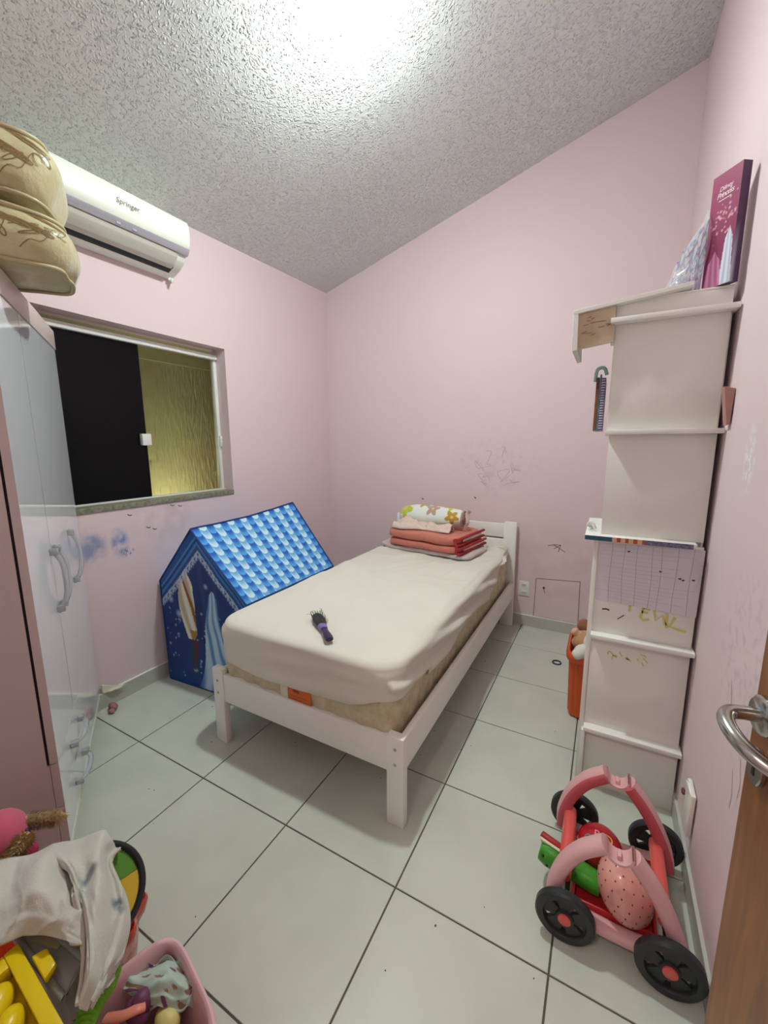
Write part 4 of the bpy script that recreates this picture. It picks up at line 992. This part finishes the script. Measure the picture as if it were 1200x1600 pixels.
# contents of the cart
ab = thing('alphabet_ball', 'red ball with coloured letters in the pink doll cart', 'ball', (2.315, .34, .04))
bcn = Vector((2.317, .335, .108)); BRd = .066
b = B(); b.ell(bcn, (BRd,)*3, n=40, m=24); obj('ball', b, M('glossy_red', C(178, 26, 38), .22, coat=.4), ab, 80)
tocam = (CAM-bcn).normalized()
def ltr(ch, ax_, ay_, c, sz=.034):
    rgt = tocam.cross(Vector((0, 0, 1))).normalized()*-1; upv = rgt.cross(tocam)*-1
    rgt = Vector((0, 0, 1)).cross(tocam).normalized(); upv = tocam.cross(rgt)
    n = (tocam+rgt*ax_+upv*ay_).normalized(); x = (rgt-n*rgt.dot(n)).normalized()
    text('letter', ch, sz, frame(bcn+n*(BRd+.0006), x, n.cross(x)), M('letter_ink_'+ch, c, .4), ab, 0, .0006)
ltr('R', -.15, .55, C(226, 130, 150)); ltr('D', .42, .52, C(226, 196, 70)); ltr('O', -.55, .2, C(120, 140, 160)); ltr('A', .5, -.1, C(226, 150, 160)); ltr('E', .02, .0, C(226, 170, 150))
pb_ = thing('speckled_ball', 'pink translucent seed-speckled egg ball in the pink doll cart', 'ball', (2.385, .215, .04))
pc_ = Vector((2.382, .215, .128)); prr = (.068, .072, .092); Mrot = Matrix.Rotation(-.35, 3, 'Y')
b = B(); b.ell(pc_, prr, Mrot, 40, 26); obj('ball', b, M('pink_translucent_vinyl', C(236, 162, 152), .25, sss=.3, coat=.4, var=.45, vs_=16, vcol=C(242, 196, 186)), pb_, 80)
b = B()
for k in range(120):
    zq = 1-2*(k+.5)/120; ph = k*2.39996; rq = math.sqrt(1-zq*zq); d = Vector((rq*math.cos(ph), rq*math.sin(ph), zq))
    b.ell(pc_+Mrot @ Vector((d.x*prr[0], d.y*prr[1], d.z*prr[2])), (.0022, .0022, .003), None, 6, 4)
obj('seed_dots', b, M('dark_red_dots', C(150, 60, 56), .5), pb_, 80)
gt = thing('watermelon_toy', 'green watermelon-rind toy roll with dot eyes poking out of the cart', 'toy', (2.24, .25, .07))
ga, gb = Vector((2.155, .262, .098)), Vector((2.325, .235, .080)); gd = (gb-ga).normalized()
b = B(); b.tube([ga.lerp(gb, k/8) for k in range(9)], [.034, .040, .039, .036, .034, .033, .033, .032, .028], 20); obj('rind', b, M('green_rind', C(70, 156, 40), .35, var=.5, vs_=30, vcol=C(44, 118, 30)), gt, 60)
up_ = Vector((0, 0, 1)); sdv = gd.cross(up_)
b = B(); b.prism([ga+up_*.024-sdv*.012, ga+gd*.085+up_*.026-sdv*.012, ga+gd*.085+up_*.042-sdv*.006, ga-gd*.004+up_*.046-sdv*.006], sdv*.022, .002, 1); obj('white_rind', b, M('white_rind', C(232, 228, 196), .5), gt)
b = B(); b.prism([ga-gd*.006+up_*.04-sdv*.008, ga+gd*.07+up_*.042-sdv*.008, ga+gd*.05+up_*.052-sdv*.008, ga+gd*.0+up_*.056-sdv*.008], sdv*.016, .002, 1); obj('red_flesh', b, M('melon_red', C(170, 40, 44), .5), gt)
b = B()
for k in (.0, .024):
    b = B(); b.ell(ga+gd*(.014+.014*(k > 0))+sdv*.038+up_*(.014-k), (.0045, .0045, .0045), None, 8, 6); obj('eye', b, m_black, gt, 80)

# ------------------------------------------------------------------ toy heap, lower left
m_tub = M('orange_red_tub', C(204, 66, 40), .22, spec=.5, coat=.3)
TC = Vector((1.205, -.622, 0))
tb = thing('orange_tub', 'orange-red scalloped tub heaped with toys near the wardrobe', 'tub', TC)
b = B()
def scal(r, z, a): return (r+(.008*math.cos(a*14) if z > .20 and r > .148 else 0), z)
b.lathe([(0, .006), (.118, .006), (.122, .02), (.142, .17), (.146, .20), (.155, .22), (.162, .248), (.157, .258), (.149, .246), (.140, .20), (.136, .17), (.116, .03), (0, .022)], 112, Matrix.Translation(TC), scal); obj('basin', b, m_tub, tb, 60)
# round drum toy with black rim
dc = at(150, 1402, .40); dnv = (CAM-dc).normalized(); dnv = (dnv+Vector((.10, .25, -.02))).normalized()
rt = thing('drum_toy', 'round toy with black rim and green-yellow face under the towel', 'toy', dc)
Md = frame(dc, Vector((0, 0, 1)).cross(dnv), dnv.cross(Vector((0, 0, 1)).cross(dnv)))
m_gr = M('lime_green', C(92, 146, 48), .5); m_ye = M('golden_yellow', C(214, 176, 52), .5)
RD = .092
def sector(a0, a1, mt, nm):
    b = B(); n = 14; P = [Vector((0, 0, 0))]+[Vector((RD*.93*math.cos(a0+(a1-a0)*k/n), RD*.93*math.sin(a0+(a1-a0)*k/n), 0)) for k in range(n+1)]
    b.prism([Md @ p for p in P], -(Md.to_3x3() @ Vector((0, 0, .012)))); obj(nm, b, mt, rt, 0)
sector(-.15, 2.2, m_gr, 'face_sector'); sector(-1.9, -.17, m_ye, 'face_sector'); sector(2.22, 4.36, m_ye, 'face_sector')
b = B(); b.tube([Md @ Vector((RD*math.cos(a), RD*math.sin(a), 0)) for a in [k*PI/28 for k in range(56)]], (.0075, .009), 10, closed=True); obj('rim', b, m_black, rt, 70)
# towel
m_tow = M('grey_white_towel', C(206, 202, 190), .95, sheen=.4, var=.35, vs_=10, vcol=C(188, 182, 170), bump=.35, bs=220, bd=.003)
for px, py, z, r in ((142, 1372, .5, .022), (185, 1420, .46, .018)): q = at(px, py, z); stain(m_tow, q, (r, r, r*3), C(92, 104, 116), .95, 40, .3, .5)
A = at
rowsL = [[A(-60, 1362, .43), A(0, 1348, .45), A(45, 1332, .462), A(86, 1318, .47), A(100, 1340, .478)],
         [A(-60, 1385, .47), A(0, 1374, .49), A(45, 1362, .505), A(90, 1350, .505), A(118, 1372, .498)],
         [A(-60, 1415, .48), A(0, 1405, .50), A(45, 1395, .515), A(92, 1392, .515), A(132, 1420, .50)],
         [A(-60, 1445, .475), A(0, 1440, .49), A(45, 1428, .50), A(90, 1436, .50), A(130, 1462, .488)],
         [A(-60, 1500, .455), A(0, 1482, .462), A(40, 1462, .472), A(85, 1464, .475), A(128, 1482, .465)]]
rowsR = [[A(60, 1330, .455), A(104, 1312, .468), A(155, 1300, .478), A(174, 1310, .468), A(190, 1327, .44)],
         [A(70, 1348, .49), A(112, 1340, .508), A(148, 1334, .505), A(164, 1340, .478), A(176, 1350, .445)],
         [A(104, 1360, .50), A(122, 1376, .505), A(150, 1380, .51), A(178, 1386, .48), A(197, 1396, .435)],
         [A(118, 1400, .498), A(134, 1412, .512), A(158, 1426, .505), A(186, 1434, .46), A(204, 1440, .42)],
         [A(130, 1450, .492), A(140, 1468, .495), A(160, 1484, .475), A(178, 1496, .44), A(192, 1492, .40)],
         [A(128, 1520, .475), A(142, 1528, .475), A(156, 1528, .455), A(168, 1524, .43), A(180, 1512, .40)],
         [A(120, 1568, .455), A(128, 1578, .45), A(138, 1574, .44), A(150, 1558, .425), A(164, 1540, .405)]]
def fold(f, seed, k):
    def g(u, v):
        p = f(u, v); w_ = math.sin(u*k+v*5+3*nz(u*2, v*2, seed)); rd = (1-min(1, abs(nz(u*2.4+seed, v*2.0+u*1.5, 6))*3))**2
        return p+Vector((0, 0, .006*w_+.010*nz(u*4+seed, v*4, 2)))+(CAM-p).normalized()*(.006*w_+.012*rd+.004*nz(u*9, v*9, seed))
    return g
b = B(); b.surf(fold(net(rowsL), 2, 9), 70, 60); b.surf(fold(net(rowsR), 6, 14), 70, 90); to = obj('towel', b, m_tow, None, 80); tag(to, 'grey-white towel with dark spots draped over the orange tub', 'towel')
sm = to.modifiers.new('thick', 'SOLIDIFY'); sm.thickness = .007; sm.offset = -1
b = B(); fr = fold(net(rowsR), 6, 14); b.tube([fr(.0+.04*(k < 0), .52+.48*k/40)+Vector((0, 0, .003)) for k in range(41)], .0035, 6); obj('stitched_hem', b, M('hem_thread', C(190, 186, 172), .9), to, 80) if False else None
if True:
    b2 = B(); b2.tube([fr(0, .5+.5*k/40)+Vector((0, 0, .003)) for k in range(41)], .0035, 6); ho = obj('stitched_hem', b2, M('hem_thread', C(196, 192, 178), .9), to, 80)
# grey clear container
m_gcl = M('smoky_clear_plastic', C(168, 174, 170), .12, alpha=.82, spec=.7)
gc = thing('clear_container', 'smoky clear plastic container under the towel', 'container', at(80, 1490, .43))
o_ = [A(22, 1462, .44), A(62, 1440, .44), A(132, 1500, .425), A(100, 1562, .41)]
b = B(); b.prism(o_, (-.03, .02, -.30), .006); obj('box', b, m_gcl, gc)
b = B(); b.tube([q+Vector((0, 0, .003)) for q in o_], .006, 8, closed=True); obj('lid_rim', b, m_gcl, gc, 70)
b = B(); b.prism([o_[0].lerp(o_[2], .25)+Vector((0, 0, .0015)), o_[1].lerp(o_[2], .2)+Vector((0, 0, .0015)), o_[1].lerp(o_[2], .55)+Vector((0, 0, .0015)), o_[0].lerp(o_[2], .62)+Vector((0, 0, .0015))], (0, 0, .001)); obj('card_inside', b, M('beige_card', C(176, 164, 128), .7), gc, 0)
# yellow toy tray of round bumps
m_yel = M('yellow_plastic', C(236, 204, 20), .3, spec=.5, sss=.1)
Ya, Yb, Yc = A(-8, 1468, .455), A(28, 1472, .455), A(98, 1596, .445)
yt = thing('yellow_tray', 'bright yellow toy tray with rounded egg bumps in front of the towel', 'toy tray', A(40, 1560, .44))
ex = (Yc-Yb).normalized(); ey = (Ya-Yb); ey = (ey-ex*ey.dot(ex)).normalized(); en = ex.cross(ey); en = en if en.z > 0 else -en
LN = (Yc-Yb).length+.04; WD_ = .15
def yl(x, y, z=0): return Yb+ex*x+ey*y+en*z
b = B()
for P in ([(-.0, 0), (LN, 0), (LN, .022), (0, .022)], [(0, .022), (.03, .022), (.03, WD_), (0, WD_)], [(LN-.02, .022), (LN, .022), (LN, WD_), (LN-.02, WD_)], [(.03, WD_-.02), (LN-.02, WD_-.02), (LN-.02, WD_), (.03, WD_)]):
    b.prism([yl(x, y, 0) for x, y in P], -en*.035, .003)
b.prism([yl(.01, .01, -.03), yl(LN-.01, .01, -.03), yl(LN-.01, WD_-.01, -.03), yl(.01, WD_-.01, -.03)], -en*.006, .002); obj('tray_frame', b, m_yel, yt)
for i in range(3):
    for j in range(2):
        b = B(); cc = yl(.062+i*.05, .05+j*.05, -.018); b.ell((0, 0, 0), (.030, .021, .022), None, 20, 12); b.bm.transform(frame(cc, ex+ey*.7, ey-ex*.7)); obj('egg_bump', b, m_yel, yt, 80)
b = B(); b.prism([yl(.045, -.005), yl(.105, -.005), yl(.095, -.026), yl(.055, -.026)], -en*.016, .004); obj('side_tab', b, m_yel, yt)
# green ridged toy
gp_ = bez([A(182, 1512, .36), A(168, 1535, .37), A(150, 1562, .38), A(136, 1590, .385), A(125, 1625, .385)], 28)
gv = thing('ridged_green_toy', 'lime green ridged toy tail hanging beside the towel corner', 'toy', gp_[14])
b = B(); b.tube(gp_, [(.016+.0025*(k % 2))*(.6+.4*min(1, k/8)) for k in range(len(gp_))], 12, up=None); obj('tail', b, M('lime_plastic', C(110, 176, 32), .4), gv, 30)
b = B()
for k in range(2, len(gp_)-1, 2):
    p = gp_[k]; tt = (gp_[k+1]-gp_[k-1]).normalized(); s2 = tt.cross((CAM-p).normalized()); b.prism([p+s2*.014-tt*.004, p+s2*.014+tt*.004, p+s2*.026], (CAM-p).normalized()*.004)
obj('crest', b, M('lime_plastic_dark', C(86, 146, 26), .4), gv, 0)

# pink square tub with clothes
m_ptub = M('rose_plastic_tub', C(238, 190, 195), .32, spec=.5)
pt_c = Vector((1.528, -.666, 0)); RIM = .255
ptb = thing('pink_tub', 'rose pink square tub with doll clothes at the lower left', 'tub', pt_c)
pang = math.radians(-15)
def sq(a, half, rc_n=5): r = (abs(math.cos(a))**rc_n+abs(math.sin(a))**rc_n)**(-1/rc_n); q = Vector((half*r*math.cos(a), half*r*math.sin(a), 0)); q.rotate(Matrix.Rotation(pang, 3, 'Z')); return q
PRF = [(.0, .006), (.085, .006), (.095, .02), (.125, RIM-.02), (.131, RIM-.008), (.136, RIM), (.135, RIM+.005), (.130, RIM+.008), (.125, RIM+.004), (.121, RIM-.02), (.09, .03), (0, .022)]
b = B()
def tubf(u, v):
    k = v*(len(PRF)-1); i = min(int(round(k)), len(PRF)-1); return pt_c+sq(2*PI*u, PRF[i][0])+Vector((0, 0, PRF[i][1]))
b.surf(tubf, 96, len(PRF)-1, cu=True); obj('basin', b, m_ptub, ptb, 60)
def mintc(u, v):
    c = C(186, 204, 188)
    if nz(u*7, v*6, 3) > .28: c = C(150, 120, 84)
    if nz(u*8+7, v*7, 5) > .36: c = C(128, 72, 110)
    return c
mc = [[A(182, 1522, .20), A(215, 1508, .225), A(262, 1502, .23), A(292, 1512, .225), A(305, 1528, .215)],
      [A(190, 1545, .215), A(222, 1528, .245), A(262, 1520, .25), A(294, 1532, .245), A(310, 1544, .22)],
      [A(205, 1562, .21), A(228, 1552, .24), A(262, 1546, .245), A(292, 1552, .24), A(310, 1560, .21)],
      [A(218, 1580, .19), A(238, 1578, .215), A(264, 1576, .22), A(292, 1578, .215), A(312, 1576, .19)]]
b = B(); fm = net(mc); b.surf(lambda u, v: fm(u, v)+Vector((0, 0, .008*math.sin(u*14+v*3)+.010*nz(u*6, v*5, 4)+(.014*abs(math.sin(u*16)) if v < .06 else 0))), 90, 60, cf=mintc)
mo = obj('doll_dress', b, cprint('mint_print_cloth', .9, sheen=.3), None, 80); tag(mo, 'mint green frilled doll dress with print in the pink tub', 'doll clothes')
sm = mo.modifiers.new('thick', 'SOLIDIFY'); sm.thickness = .004; sm.offset = -1
b = B(); b.ell(A(222, 1566, .225), (.02, .022, .024), None, 18, 12); b.ell(A(214, 1580, .21), (.03, .02, .02), None, 18, 12); po = obj('plum_toy', b, M('plum_toy', C(122, 64, 98), .5, var=.4, vs_=30), None, 80); tag(po, 'small plum coloured toy under the mint doll dress', 'toy')
b = B(); b.tube(bez([A(165, 1592, .22), A(190, 1588, .235), A(212, 1578, .24), A(226, 1572, .235)], 20), (.010, .006), 10); so_ = obj('salmon_band', b, M('salmon_plastic', C(232, 140, 116), .35), None, 80); tag(so_, 'salmon pink toy hoop piece at the pink tub edge', 'toy')
b = B(); b.ell(pt_c+Vector((.01, .0, .12)), (.085, .085, .095), None, 24, 14); bw = obj('brown_toy', b, M('brown_gold_toy', C(150, 108, 52), .6, var=.6, vs_=25, vcol=C(92, 52, 44)), None, 80); tag(bw, 'brown rounded toy filling the bottom of the pink tub', 'toy')
b = B(); b.ell(A(262, 1592, .20), (.03, .022, .02), None, 16, 10); yo = obj('yellow_toy', b, M('pale_yellow_toy', C(222, 204, 130), .5), None, 80); tag(yo, 'pale yellow toy below the mint doll dress', 'toy')

# plush doll leaning on the wardrobe side
pd = thing('plush_doll', 'pink-headed plush doll with tan furry limbs against the wardrobe side', 'soft toy', (.90, -.66, 0))
hc = A(2, 1308, .36)
m_pp = M('rose_felt', C(206, 92, 116), .9, sheen=.4, bump=.2, bs=150); m_fur = M('tan_fur', C(200, 164, 108), .95, sheen=.4, var=.6, vs_=50, vcol=C(158, 120, 68))
b = B(); b.ell(hc, (.062, .058, .066), None, 30, 20); b.ell(hc+Vector((-.03, -.03, -.12)), (.06, .06, .10), None, 24, 14); b.ell(hc+Vector((-.02, -.02, -.27)), (.07, .065, .09), None, 24, 14); obj('body', b, m_pp, pd, 80)
b = B(); ec = hc+(A(46, 1302, .36)-hc)*.93; b.ell(ec, (.008, .008, .016), None, 12, 8); obj('eye', b, M('dark_violet_eye', C(66, 44, 84), .2), pd, 80)
def fur(pts, rad, n, sd, nm):
    R = random.Random(sd); b = B(); pts = [Vector(p) for p in pts]; b.tube(pts, [rad*.8]*len(pts), 10)
    b.ell(pts[-1], (rad*.85,)*3, None, 12, 8); b.ell(pts[0], (rad*.8,)*3, None, 12, 8)
    for k in range(n):
        f = R.random()*(len(pts)-1); i = min(int(f), len(pts)-2); p = pts[i].lerp(pts[i+1], f-i); tt = (pts[i+1]-pts[i]).normalized()
        d = Vector((R.gauss(0, 1), R.gauss(0, 1), R.gauss(0, 1))); d = (d-tt*d.dot(tt)*.6).normalized(); q = p+d*rad*.75
        s2 = d.cross(tt).normalized()*.0028; e = q+d*rad*.7+tt*rad*.4+Vector((0, 0, -.003))
        vv = [b.bm.verts.new(x) for x in (q-s2, q+s2, e)]; b.bm.faces.new(vv)
    obj(nm, b, m_fur, pd, 60)
fur([A(40, 1283, .375), A(66, 1279, .37), A(88, 1277, .36)], .019, 900, 3, 'arm')
fur([A(38, 1312, .395), A(28, 1326, .40), A(14, 1345, .395), A(2, 1360, .38)], .021, 900, 4, 'arm')
b = B(); b.ell(A(45, 1330, .37), (.02, .02, .02), None, 14, 8); obj('foot', b, M('deep_rose_felt', C(170, 44, 84), .9), pd, 80)
